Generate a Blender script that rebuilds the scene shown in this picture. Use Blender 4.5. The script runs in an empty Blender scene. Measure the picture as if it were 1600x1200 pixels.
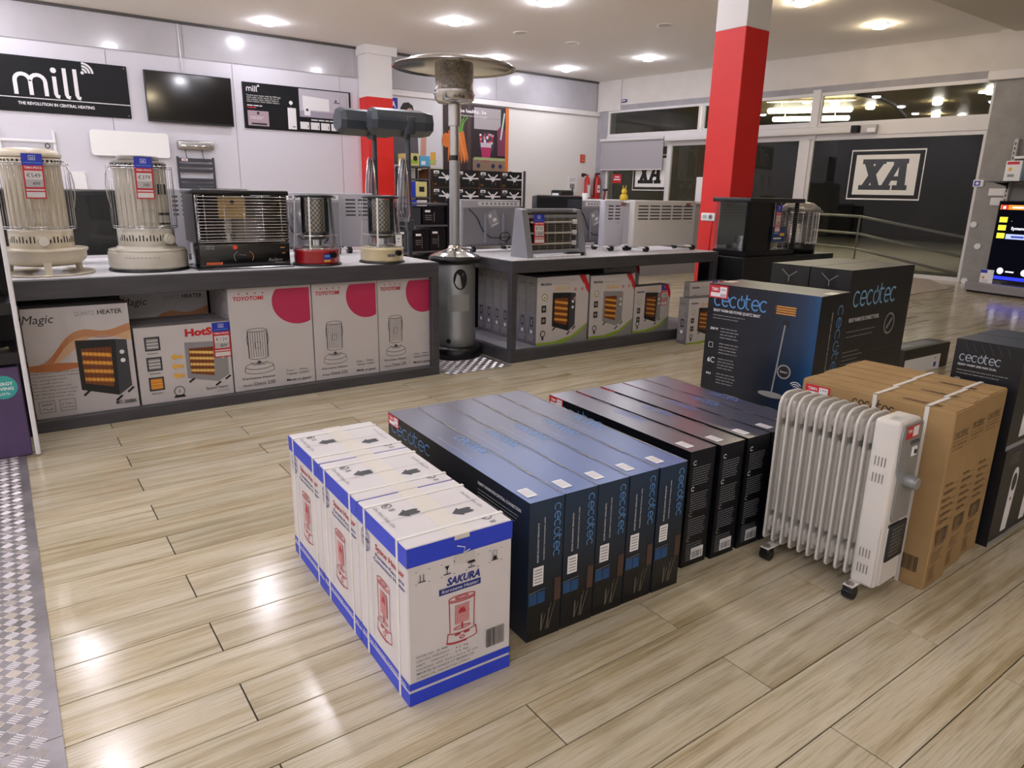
import bpy, bmesh, math, random
from mathutils import Vector, Matrix
random.seed(11)
S = bpy.context.scene
COL = S.collection
PI = math.pi

# ------------------------------------------------------------------ camera
def make_camera():
    pitch, roll, yaw = math.radians(15.29), math.radians(-1.182), math.radians(36.02)
    cp, sp, cy, sy = math.cos(pitch), math.sin(pitch), math.cos(yaw), math.sin(yaw)
    fw = Vector((sy*cp, cy*cp, -sp)); r = Vector((cy, -sy, 0)); d = fw.cross(r)
    r2 = math.cos(roll)*r + math.sin(roll)*d
    d2 = -math.sin(roll)*r + math.cos(roll)*d
    cd = bpy.data.cameras.new('camera'); cd.sensor_width = 36.0; cd.lens = 36.0*1089.7/1600
    cd.clip_start = 0.05; cd.clip_end = 200
    co = bpy.data.objects.new('camera', cd); COL.objects.link(co)
    m = Matrix.Identity(4)
    for i in range(3):
        m[i][0] = r2[i]; m[i][1] = -d2[i]; m[i][2] = -fw[i]
    m[2][3] = 1.36
    co.matrix_world = m
    S.camera = co
make_camera()

# ------------------------------------------------------------------ world (night outside) and exposure
w = bpy.data.worlds.new('night'); S.world = w; w.use_nodes = True
w.node_tree.nodes['Background'].inputs[0].default_value = (0.010, 0.012, 0.018, 1)
w.node_tree.nodes['Background'].inputs[1].default_value = 1.0
S.view_settings.view_transform = 'Standard'; S.view_settings.look = 'None'
S.view_settings.gamma = 1.0; S.view_settings.exposure = 0.82
try: S.view_settings.use_curve_mapping = False
except Exception: pass
LAMP = 88.0        # radiance of the ceiling downlights
CEIL = 4.06

# ------------------------------------------------------------------ materials
def lin(h):
    h = h.lstrip('#'); o = []
    for i in (0, 2, 4):
        c = int(h[i:i+2], 16)/255
        o.append(c/12.92 if c <= .04045 else ((c+.055)/1.055)**2.4)
    return (o[0], o[1], o[2], 1)
MATS = {}
def pm(name, col, rough=.5, metal=0., spec=.5, emit=0., coat=0., coatr=.08, alpha=None, trans=0., ior=1.5, bump=None):
    if name in MATS: return MATS[name]
    m = bpy.data.materials.new(name); m.use_nodes = True
    b = m.node_tree.nodes['Principled BSDF']; c = lin(col) if isinstance(col, str) else col
    b.inputs['Base Color'].default_value = c; b.inputs['Roughness'].default_value = rough
    b.inputs['Metallic'].default_value = metal; b.inputs['Specular IOR Level'].default_value = spec
    b.inputs['IOR'].default_value = ior
    if coat: b.inputs['Coat Weight'].default_value = coat; b.inputs['Coat Roughness'].default_value = coatr
    if trans: b.inputs['Transmission Weight'].default_value = trans
    if emit: b.inputs['Emission Color'].default_value = c; b.inputs['Emission Strength'].default_value = emit
    if bump:
        n = m.node_tree; t = n.nodes.new('ShaderNodeTexNoise'); t.inputs['Scale'].default_value = bump[0]
        t.inputs['Detail'].default_value = 4
        bp = n.nodes.new('ShaderNodeBump'); bp.inputs['Strength'].default_value = bump[1]; bp.inputs['Distance'].default_value = .002
        n.links.new(t.outputs['Fac'], bp.inputs['Height']); n.links.new(bp.outputs['Normal'], b.inputs['Normal'])
    MATS[name] = m
    return m
def nodes(m):
    nt = m.node_tree
    def N(t, **k):
        n = nt.nodes.new(t)
        for a, v in k.items(): setattr(n, a, v)
        return n
    return nt, N, nt.nodes['Principled BSDF'], (lambda a, b: nt.links.new(a, b))
def ramp(n, stops):
    cr = n.color_ramp
    while len(cr.elements) > 1: cr.elements.remove(cr.elements[-1])
    cr.elements[0].position = stops[0][0]; cr.elements[0].color = lin(stops[0][1])
    for p, c in stops[1:]:
        e = cr.elements.new(p); e.color = lin(c)
def grad(name, axis, stops, rough=.35, coat=0., wear=None, metal=0., coatr=.08):
    """colour run along one axis of the object's own bounding box"""
    if name in MATS: return MATS[name]
    m = pm(name, '#808080', rough, metal, coat=coat, coatr=coatr)
    nt, N, b, L = nodes(m)
    tc = N('ShaderNodeTexCoord'); sx = N('ShaderNodeSeparateXYZ'); L(tc.outputs['Generated'], sx.inputs[0])
    r = N('ShaderNodeValToRGB'); ramp(r, stops); L(sx.outputs['XYZ'.index(axis)], r.inputs[0])
    out = r.outputs['Color']
    if wear:
        no = N('ShaderNodeTexNoise'); no.inputs['Scale'].default_value = 9; no.inputs['Detail'].default_value = 7
        L(tc.outputs['Object'], no.inputs['Vector'])
        r2 = N('ShaderNodeValToRGB'); ramp(r2, [(0, '#000000'), (.62, '#000000'), (.78, '#ffffff')]); L(no.outputs['Fac'], r2.inputs[0])
        mx = N('ShaderNodeMix', data_type='RGBA'); mx.inputs['B'].default_value = lin(wear)
        mu = N('ShaderNodeMath', operation='MULTIPLY'); mu.inputs[1].default_value = .35
        L(r2.outputs['Color'], mu.inputs[0]); L(mu.outputs[0], mx.inputs['Factor']); L(out, mx.inputs['A']); out = mx.outputs['Result']
    L(out, b.inputs['Base Color'])
    return m
def noisy(name, c1, c2, scale, rough=.5, stretch=(1, 1, 1), metal=0., detail=5, bump=0., coat=0., spec=.5):
    if name in MATS: return MATS[name]
    m = pm(name, c1, rough, metal, spec, coat=coat)
    nt, N, b, L = nodes(m)
    tc = N('ShaderNodeTexCoord'); mp = N('ShaderNodeMapping'); mp.inputs['Scale'].default_value = stretch
    L(tc.outputs['Object'], mp.inputs[0])
    no = N('ShaderNodeTexNoise'); no.inputs['Scale'].default_value = scale; no.inputs['Detail'].default_value = detail
    L(mp.outputs[0], no.inputs['Vector'])
    r = N('ShaderNodeValToRGB'); ramp(r, [(.3, c1), (.7, c2)]); L(no.outputs['Fac'], r.inputs[0]); L(r.outputs['Color'], b.inputs['Base Color'])
    if bump:
        bp = N('ShaderNodeBump'); bp.inputs['Strength'].default_value = bump; bp.inputs['Distance'].default_value = .002
        L(no.outputs['Fac'], bp.inputs['Height']); L(bp.outputs['Normal'], b.inputs['Normal'])
    return m
def glassy(name, tint='#ffffff', base=.04, rough=.0, ior=1.45):
    """thin pane: clear with a Fresnel reflection"""
    if name in MATS: return MATS[name]
    m = bpy.data.materials.new(name); m.use_nodes = True; nt = m.node_tree; nt.nodes.clear()
    o = nt.nodes.new('ShaderNodeOutputMaterial'); t = nt.nodes.new('ShaderNodeBsdfTransparent'); t.inputs[0].default_value = lin(tint)
    g = nt.nodes.new('ShaderNodeBsdfGlossy'); g.inputs['Roughness'].default_value = rough
    f = nt.nodes.new('ShaderNodeFresnel'); f.inputs[0].default_value = ior
    a = nt.nodes.new('ShaderNodeMath'); a.operation = 'ADD'; a.inputs[1].default_value = base; a.use_clamp = True
    mx = nt.nodes.new('ShaderNodeMixShader')
    nt.links.new(f.outputs[0], a.inputs[0]); nt.links.new(a.outputs[0], mx.inputs[0]); nt.links.new(t.outputs[0], mx.inputs[1])
    nt.links.new(g.outputs[0], mx.inputs[2]); nt.links.new(mx.outputs[0], o.inputs[0])
    MATS[name] = m
    return m

def floor_material():
    if 'plank wood' in MATS: return MATS['plank wood']
    m = pm('plank wood', '#c8b994', .26, spec=.5, coat=.0)
    nt, N, b, L = nodes(m)
    geo = N('ShaderNodeNewGeometry'); sx = N('ShaderNodeSeparateXYZ'); L(geo.outputs['Position'], sx.inputs[0])
    def M(op, a, bb=None):
        n = N('ShaderNodeMath', operation=op)
        for i, v in enumerate((a, bb)):
            if v is None: continue
            if isinstance(v, (int, float)): n.inputs[i].default_value = v
            else: L(v, n.inputs[i])
        return n.outputs[0]
    row = M('FLOOR', M('DIVIDE', M('SUBTRACT', sx.outputs[1], PY0), PWID))
    half = M('MULTIPLY', M('FLOORED_MODULO', row, 2.0), .5)
    colr = M('FLOOR', M('ADD', M('DIVIDE', M('SUBTRACT', sx.outputs[0], PX0), PLEN), half))
    wn = N('ShaderNodeTexWhiteNoise', noise_dimensions='2D'); cb = N('ShaderNodeCombineXYZ'); L(row, cb.inputs[0]); L(colr, cb.inputs[1]); L(cb.outputs[0], wn.inputs['Vector'])
    rnd = wn.outputs['Value']
    def coords(fx, fy, k):
        c = N('ShaderNodeCombineXYZ'); L(M('ADD', M('MULTIPLY', sx.outputs[0], fx), M('MULTIPLY', rnd, 37.0*k)), c.inputs[0])
        L(M('ADD', M('MULTIPLY', sx.outputs[1], fy), M('MULTIPLY', rnd, 11.0*k)), c.inputs[1]); return c.outputs[0]
    n1 = N('ShaderNodeTexNoise'); n1.inputs['Scale'].default_value = 1; n1.inputs['Detail'].default_value = 6; n1.inputs['Roughness'].default_value = .6; n1.inputs['Distortion'].default_value = .35
    L(coords(1.3, 26, 1), n1.inputs['Vector'])
    n2 = N('ShaderNodeTexNoise'); n2.inputs['Scale'].default_value = 1; n2.inputs['Detail'].default_value = 4; n2.inputs['Roughness'].default_value = .7
    L(coords(5, 190, 2), n2.inputs['Vector'])
    n3 = N('ShaderNodeTexNoise'); n3.inputs['Scale'].default_value = 1; n3.inputs['Detail'].default_value = 3; n3.inputs['Distortion'].default_value = .4
    L(coords(1.1, 6, 3), n3.inputs['Vector'])
    r1 = N('ShaderNodeValToRGB'); ramp(r1, [(.27, '#6f6044'), (.38, '#9f9070'), (.50, '#bdb195'), (.72, '#cdc4b0')]); L(n1.outputs['Fac'], r1.inputs[0])
    r2 = N('ShaderNodeValToRGB'); ramp(r2, [(.33, '#6e5f43'), (.5, '#ffffff')]); L(n2.outputs['Fac'], r2.inputs[0])
    mx = N('ShaderNodeMix', data_type='RGBA', blend_type='MULTIPLY'); mx.inputs['Factor'].default_value = .55
    L(r1.outputs['Color'], mx.inputs['A']); L(r2.outputs['Color'], mx.inputs['B'])
    r3 = N('ShaderNodeValToRGB'); ramp(r3, [(.36, '#b09c70'), (.6, '#cbc2aa')]); L(n3.outputs['Fac'], r3.inputs[0])
    m2 = N('ShaderNodeMix', data_type='RGBA'); m2.inputs['Factor'].default_value = .3
    L(mx.outputs['Result'], m2.inputs['A']); L(r3.outputs['Color'], m2.inputs['B'])
    hv = N('ShaderNodeHueSaturation'); L(M('ADD', M('MULTIPLY', rnd, .16), .92), hv.inputs['Value']); hv.inputs['Saturation'].default_value = .95; L(m2.outputs['Result'], hv.inputs['Color'])
    L(hv.outputs['Color'], b.inputs['Base Color'])
    L(M('ADD', M('MULTIPLY', n1.outputs['Fac'], .12), .09), b.inputs['Roughness'])
    bp = N('ShaderNodeBump'); bp.inputs['Strength'].default_value = .12; bp.inputs['Distance'].default_value = .001
    L(n2.outputs['Fac'], bp.inputs['Height']); L(bp.outputs['Normal'], b.inputs['Normal'])
    return m
PWID, PLEN = .17612, 1.246
PY0, PX0 = 2.3377, .379

WHITE = pm('white paint', '#e6e3e2', .6)
BLACK = pm('black plastic', '#0d0e11', .35)
BLACKM = pm('black matte', '#0b0c0e', .7)
STEEL = pm('polished steel', '#c9c7c4', .18, 1.)
STEELB = pm('brushed steel', '#b0aeab', .35, 1.)
CHROME = pm('chrome', '#d8d8d8', .06, 1.)
GREYM = pm('grey powder coat', '#8d9099', .4)
DGREY = pm('dark grey plastic', '#3a3d44', .4)
RED = pm('red paint', '#d8201c', .45)
PW = pm('print white', '#e8e8ea', .4)
PK = pm('print black', '#17181b', .45)
PG = pm('print grey', '#8e8d8c', .45)
PR = pm('print red', '#c4202b', .4)
PB = pm('print blue', '#2338b0', .4)
PO = pm('print orange', '#d88a2c', .45)
PY = pm('print amber', '#e8b24a', .45)
PGR = pm('print green', '#8fae2e', .45)
PCY = pm('print light blue', '#5b94cf', .4)

# ------------------------------------------------------------------ mesh building
class MB:
    def __init__(s): s.v = []; s.f = []; s.m = []; s.sm = []; s.mats = []
    def mi(s, mat):
        if mat not in s.mats: s.mats.append(mat)
        return s.mats.index(mat)
    def add(s, vs, fs, mat, smooth=False):
        k = len(s.v); s.v += [tuple(p) for p in vs]; i = s.mi(mat)
        for f in fs: s.f.append(tuple(a+k for a in f)); s.m.append(i); s.sm.append(smooth)
    def box(s, x0, y0, z0, x1, y1, z1, mat, T=None, mats=None):
        vs = [Vector(p) for p in ((x0,y0,z0),(x1,y0,z0),(x1,y1,z0),(x0,y1,z0),(x0,y0,z1),(x1,y0,z1),(x1,y1,z1),(x0,y1,z1))]
        if T: vs = [T @ p for p in vs]
        fs = [(0,3,2,1),(4,5,6,7),(0,1,5,4),(1,2,6,5),(2,3,7,6),(3,0,4,7)]   # bottom top front right back left
        if mats is None: s.add(vs, fs, mat)
        else:
            k = len(s.v); s.v += [tuple(p) for p in vs]
            for f, mm in zip(fs, mats): s.f.append(tuple(a+k for a in f)); s.m.append(s.mi(mm)); s.sm.append(False)
        return s
    def rbox(s, x0, y0, z0, x1, y1, z1, r, mat, seg=2, T=None, smooth=True):
        bm = bmesh.new(); bmesh.ops.create_cube(bm, size=1)
        for v in bm.verts:
            v.co = Vector(((x0+x1)/2+v.co.x*(x1-x0), (y0+y1)/2+v.co.y*(y1-y0), (z0+z1)/2+v.co.z*(z1-z0)))
        r = min(r, .49*min(x1-x0, y1-y0, z1-z0))
        bmesh.ops.bevel(bm, geom=bm.edges[:], offset=r, segments=seg, profile=.5, affect='EDGES')
        bm.verts.ensure_lookup_table()
        s.add([(T @ v.co if T else v.co) for v in bm.verts], [[v.index for v in f.verts] for f in bm.faces], mat, smooth and seg > 1)
        bm.free(); return s
    def cyl(s, p0, p1, r, mat, n=16, r2=None, caps=True, smooth=True):
        p0, p1 = Vector(p0), Vector(p1); r2 = r if r2 is None else r2
        d = (p1-p0).normalized(); a = Vector((0,0,1)) if abs(d.z) < .9 else Vector((1,0,0))
        u = d.cross(a).normalized(); w_ = d.cross(u)
        vs = []
        for p, rr in ((p0, r), (p1, r2)):
            for i in range(n):
                t = 2*PI*i/n; vs.append(p+u*math.cos(t)*rr+w_*math.sin(t)*rr)
        s.add(vs, [(i, (i+1) % n, n+(i+1) % n, n+i) for i in range(n)], mat, smooth)
        if caps:
            s.add(vs[:n], [tuple(range(n-1, -1, -1))], mat); s.add(vs[n:], [tuple(range(n))], mat)
        return s
    def tube(s, pts, r, mat, n=6, closed=False):
        pts = [Vector(p) for p in pts]; N_ = len(pts); vs = []; up = None
        for i, p in enumerate(pts):
            if closed: d = pts[(i+1) % N_]-pts[i-1]
            else: d = pts[min(i+1, N_-1)]-pts[max(i-1, 0)]
            d = d.normalized() if d.length > 1e-9 else Vector((0,0,1))
            if up is None: up = Vector((0,0,1)) if abs(d.z) < .9 else Vector((1,0,0))
            u = d.cross(up)
            u = u.normalized() if u.length > 1e-6 else d.orthogonal().normalized()
            w_ = u.cross(d); up = w_
            for k in range(n):
                t = 2*PI*k/n; vs.append(p+(u*math.cos(t)+w_*math.sin(t))*r)
        fs = []
        for i in range(N_ if closed else N_-1):
            j = (i+1) % N_
            for k in range(n): fs.append((i*n+k, i*n+(k+1) % n, j*n+(k+1) % n, j*n+k))
        if not closed: fs += [tuple(range(n-1, -1, -1)), tuple((N_-1)*n+k for k in range(n))]
        s.add(vs, fs, mat, n > 4); return s
    def lathe(s, prof, mat, n=32, c=(0,0,0), smooth=True, a0=0., a1=2*PI, sy=1.):
        full = abs(a1-a0-2*PI) < 1e-6; m_ = n if full else n+1; vs = []
        for r, z in prof:
            for i in range(m_):
                t = a0+(a1-a0)*i/n; vs.append((c[0]+r*math.cos(t), c[1]+r*math.sin(t)*sy, c[2]+z))
        fs = []
        for j in range(len(prof)-1):
            for i in range(n):
                k = (i+1) % m_ if full else i+1
                fs.append((j*m_+i, j*m_+k, (j+1)*m_+k, (j+1)*m_+i))
        s.add(vs, fs, mat, smooth); return s
    def prism(s, poly, o, u, v, d, mat):
        """extrude a 2-D outline (in frame o,u,v) by vector d"""
        o, u, v, d = Vector(o), Vector(u), Vector(v), Vector(d); n = len(poly)
        a = [o+u*x+v*y for x, y in poly]; b = [p+d for p in a]
        s.add(a+b, [tuple(range(n)), tuple(range(2*n-1, n-1, -1))]+[(i, n+i, n+(i+1) % n, (i+1) % n) for i in range(n)], mat); return s
    def build(s, name, parent=None, loc=None, rz=0., label=None):
        me = bpy.data.meshes.new(name); me.from_pydata(s.v, [], s.f)
        for m in s.mats: me.materials.append(m)
        me.polygons.foreach_set('material_index', s.m); me.polygons.foreach_set('use_smooth', s.sm); me.update()
        o = bpy.data.objects.new(name, me); COL.objects.link(o)
        if parent: o.parent = parent
        if loc: o.location = loc
        if rz: o.rotation_euler.z = rz
        if label: o['label'] = label
        return o
def tag(o, label=None, cat=None, group=None, kind=None):
    if label: o['label'] = label
    if cat: o['category'] = cat
    if group: o['group'] = group
    if kind: o['kind'] = kind
    return o
def thing(name, label, cat, loc=(0,0,0), rz=0., group=None):
    o = bpy.data.objects.new(name, None); COL.objects.link(o); o.empty_display_size = .1
    o.location = loc; o.rotation_euler.z = rz
    return tag(o, label, cat, group)
def dup(root, loc, rz=0., label=None, group=None):
    r = root.copy(); COL.objects.link(r); r.location = loc; r.rotation_euler.z = rz
    if label: r['label'] = label
    if group: r['group'] = group
    for ch in list(root.children):
        c = ch.copy(); COL.objects.link(c); c.parent = r
        for g in list(ch.children):
            d = g.copy(); COL.objects.link(d); d.parent = c
    return r

# ------------------------------------------------------------------ lettering and flat print
_TX = {}
def textmesh(body, bold=0., shear=0.):
    key = (body, bold, shear)
    if key in _TX: return _TX[key]
    cu = bpy.data.curves.new('lettering', 'FONT'); cu.body = body; cu.size = 1; cu.resolution_u = 2; cu.offset = bold; cu.shear = shear
    ob = bpy.data.objects.new('lettering', cu); me = ob.to_mesh()
    vs = [(v.co.x, v.co.y) for v in me.vertices]; fs = [tuple(p.vertices) for p in me.polygons]
    ob.to_mesh_clear(); bpy.data.objects.remove(ob); bpy.data.curves.remove(cu)
    xs = [p[0] for p in vs] or [0, 1]
    _TX[key] = (vs, fs, min(xs), max(xs)); return _TX[key]
class Dec:
    """flat print on a surface: frame origin o, right u, up v (outward = u x v)"""
    def __init__(s, mb, o, u, v, eps=.0009):
        s.mb = mb; s.o = Vector(o); s.u = Vector(u).normalized(); s.v = Vector(v).normalized(); s.n = s.u.cross(s.v); s.e = eps
    def P(s, x, y): return s.o+s.u*x+s.v*y+s.n*s.e
    def poly(s, pts, mat):
        s.mb.add([s.P(*p) for p in pts], [tuple(range(len(pts)))], mat); s.e += .00008; return s
    def rect(s, x0, y0, x1, y1, mat): return s.poly([(x0,y0),(x1,y0),(x1,y1),(x0,y1)], mat)
    def disc(s, x, y, r, mat, n=20, ry=None, a0=0, a1=2*PI):
        ry = r if ry is None else ry
        k = n if abs(a1-a0-2*PI) < 1e-6 else n+1
        return s.poly([(x+r*math.cos(a0+(a1-a0)*i/n), y+ry*math.sin(a0+(a1-a0)*i/n)) for i in range(k)], mat)
    def stroke(s, pts, wd, mat, closed=False):
        n = len(pts); vs = []; fs = []
        for i, p in enumerate(pts):
            a = pts[i-1] if (i > 0 or closed) else p; b = pts[(i+1) % n] if (i < n-1 or closed) else p
            dx, dy = b[0]-a[0], b[1]-a[1]; l = math.hypot(dx, dy) or 1
            nx, ny = -dy/l*wd/2, dx/l*wd/2
            vs += [s.P(p[0]-nx, p[1]-ny), s.P(p[0]+nx, p[1]+ny)]
        for i in range(n if closed else n-1):
            j = (i+1) % n; fs.append((2*i, 2*j, 2*j+1, 2*i+1))
        s.mb.add(vs, fs, mat); s.e += .00004; return s
    def arc(s, x, y, r, a0, a1, wd, mat, n=12, ry=None):
        ry = r if ry is None else ry
        return s.stroke([(x+r*math.cos(a0+(a1-a0)*i/n), y+ry*math.sin(a0+(a1-a0)*i/n)) for i in range(n+1)], wd, mat)
    def frame(s, x0, y0, x1, y1, wd, mat): return s.stroke([(x0,y0),(x1,y0),(x1,y1),(x0,y1)], wd, mat, True)
    def text(s, body, x, y, h, mat, w=None, bold=0., shear=0., rot=0., center=False):
        vs, fs, x0, x1 = textmesh(body, bold, shear); sc = h/.73; sx = sc if w is None else w/max(x1-x0, 1e-6)
        off = -(x1+x0)/2 if center else -x0
        c, sn = math.cos(rot), math.sin(rot); out = []
        for a, b in vs:
            a = (a+off)*sx; b = b*sc; out.append(s.P(x+a*c-b*sn, y+a*sn+b*c))
        s.mb.add(out, fs, mat); s.e += .00004; return s
    def lines(s, x, y, w, n, dy, th, mat, jit=.25, seed=1):
        """a paragraph of print too small to read"""
        rr = random.Random(seed)
        for i in range(n):
            ww = w*(1-jit*rr.random()); a = x; yy = y-i*dy
            while a < x+ww:
                l = min(th*rr.uniform(2.5, 7), x+ww-a); s.rect(a, yy, a+l, yy+th, mat); s.e -= .00008; a += l+th*.9
        s.e += .00008; return s
    def barcode(s, x, y, w, h, mat, seed=3):
        rr = random.Random(seed); a = x
        while a < x+w:
            l = w*rr.choice((.012, .02, .034)); s.rect(a, y, min(a+l, x+w), y+h, mat); s.e -= .00008; a += l+w*rr.choice((.014, .024))
        s.e += .00008; return s
    def logo_c(s, x, y, h, mat, wd=.12, rot=0., sx=1.):
        """the rounded outline word: c e c o t e c ; h = x-height; returns its length"""
        c, sn = math.cos(rot), math.sin(rot)
        def T(px, py): return (x+(px*c*sx-py*sn)*h, y+(px*sn*sx+py*c)*h)
        def A(cx, a0, a1, n=12): return [T(cx+.5*math.cos(a0+(a1-a0)*i/n), .5+.5*math.sin(a0+(a1-a0)*i/n)) for i in range(n+1)]
        a = .5; st = 1.14
        for ch in 'cecotec':
            if ch == 'c': s.stroke(A(a, .8, 2*PI-.8), wd*h, mat)
            elif ch == 'e':
                s.stroke(A(a, 0, 2*PI-.75), wd*h, mat); s.stroke([T(a-.5, .5), T(a+.5, .5)], wd*h, mat)
            elif ch == 'o':
                s.stroke(A(a, PI/2+.5, 2.5*PI-.5), wd*h, mat); s.stroke([T(a, .75), T(a, 1.25)], wd*h, mat)
            else:
                a -= .12
                s.stroke([T(a-.3, 1.4), T(a-.3, .4)]+[T(a+.05+.35*math.cos(t), .38+.38*math.sin(t)) for t in (PI+.3, PI+.8, PI+1.3, PI*1.5+.3)], wd*h, mat)
                s.stroke([T(a-.5, 1.0), T(a+.25, 1.0)], wd*h, mat); a -= .16
            a += st
        return (a-st+.5)*h*sx
# ================================================================== THE SETTING
def project(p):
    c = S.camera.matrix_world.inverted() @ Vector(p)
    if c.z > -.05: return None
    return 800+1089.7*c.x/-c.z, 600-1089.7*c.y/-c.z, -c.z
FX0, FX1, FY0, FY1 = -5.0, 15.2, -4.5, 14.2
def floor():
    base = MB(); base.box(FX0, FY0, -.25, FX1, FY1, -.004, pm('joint dark brown', '#2b2416', .8))  # dark brown slab seen through the plank joints
    fl = tag(base.build('floor'), 'pale oak plank flooring', None, None, 'structure')
    fm = floor_material()
    def plank_mesh(L):
        b = MB(); g = .0012; t = -.001
        b.add([(g,g,0),(L-g,g,0),(L-g,PWID-g,0),(g,PWID-g,0),(0,0,t),(L,0,t),(L,PWID,t),(0,PWID,t),(0,0,-.004),(L,0,-.004),(L,PWID,-.004),(0,PWID,-.004)],
              [(0,1,2,3),(4,5,1,0),(5,6,2,1),(6,7,3,2),(7,4,0,3),(8,9,5,4),(9,10,6,5),(10,11,7,6),(11,8,4,7)], fm)
        return b
    todo = []
    for r in range(int((FY0-PY0)/PWID), int((FY1-PY0)/PWID)):
        off = 0. if r % 2 == 0 else .5
        for k in range(int((FX0-PX0)/PLEN)-1, int((FX1-PX0)/PLEN)+1):
            x0 = PX0+(k-off)*PLEN; y0 = PY0+r*PWID
            x0c = max(x0, FX0); x1c = min(x0+PLEN, FX1)
            if x1c-x0c < .1: continue
            pr = [project((xx, y0+PWID/2, 0)) for xx in (x0c, (x0c+x1c)/2, x1c)]
            vis = any(p and -60 < p[0] < 1660 and 430 < p[1] < 1260 for p in pr) and y0 < 4.5
            d = min([p[2] for p in pr if p] or [99])
            todo.append((0 if vis else 1, d, x0c, y0, x1c-x0c))
    todo.sort()
    near = todo[:285]; rest = todo[285:]
    shared = {}
    for _, d, x, y, L in near:
        key = round(L, 3)
        if key not in shared:
            o = plank_mesh(L-.0044).build('plank', fl); shared[key] = o.data
        else:
            o = bpy.data.objects.new('plank', shared[key]); COL.objects.link(o); o.parent = fl
        o.location = (x+.0022, y+.0016, 0)
        o.scale.y = (PWID-.0032)/PWID
    b = MB()
    for _, d, x, y, L in rest:
        x0, x1, y0, y1 = x+.0022, x+L-.0022, y+.0016, y+PWID-.0016
        b.add([(x0,y0,0),(x1,y0,0),(x1,y1,0),(x0,y1,0),(x0,y0,-.004),(x1,y0,-.004),(x1,y1,-.004),(x0,y1,-.004)],
              [(0,1,2,3),(4,5,1,0),(5,6,2,1),(6,7,3,2),(7,4,0,3)], fm)
    tag(b.build('far_planks', fl), None, None, None, 'stuff')
floor()

def tread_plate(name, label, x0, y0, x1, y1, seams=(), cell=.043):
    al = noisy('tread aluminium', '#7d797b', '#a09b9e', 6, .4, metal=.5); al2 = pm('worn tread bar', '#d4cfd2', .3, .6)
    root = thing(name, label, 'floor plate', (x0, y0, 0)); W, D = x1-x0, y1-y0
    ys = [0]+[s_-y0 for s_ in seams]+[D]
    for a, c in zip(ys[:-1], ys[1:]):
        b = MB(); b.box(0, a+.0015, .0002, W, c-.0015, .003, al); b.build('plate', root)
    b = MB(); nx, ny = int(W/cell), int(D/cell)
    for i in range(nx):
        for j in range(ny):
            cx, cy = (i+.5)*cell, (j+.5)*cell
            ang = PI/4 if (i+j) % 2 == 0 else -PI/4
            ca, sa = math.cos(ang), math.sin(ang)
            for k in range(5):
                o = (k-2)*.0072; hl = .0165-.0012*abs(k-2); hw = .0021
                px, py = cx-sa*o, cy+ca*o
                q = [(px+ca*a-sa*w_, py+sa*a+ca*w_, z) for a, w_, z in ((-hl,-hw,.003),(hl,-hw,.003),(hl,hw,.003),(-hl,hw,.003),(-hl*.8,0,.0052),(hl*.8,0,.0052))]
                b.add(q, [(0,1,5,4),(2,3,4,5),(1,2,5),(3,0,4)], al2)
    o = tag(b.build('tread_bars', root), None, None, None, 'stuff')
    b = MB()
    for yy in [a+.12 for a in ys[:-1]]+[ys[-1]-.1]:
        for xx in (W-.03, W-.45):
            b = MB(); b.cyl((xx, yy, .002), (xx, yy, .0046), .007, STEELB, 10); b.build('screw_head', root)
tread_plate('tread_plate', 'aluminium five-bar tread plate laid beside the plank floor and the purple box', -.85, .55, -.045, 4.52, (1.855,))
tread_plate('tread_plate', 'small tread plate in the gap between the two display counters under the patio heater', 2.66, 4.48, 3.26, 5.75, ())

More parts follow.
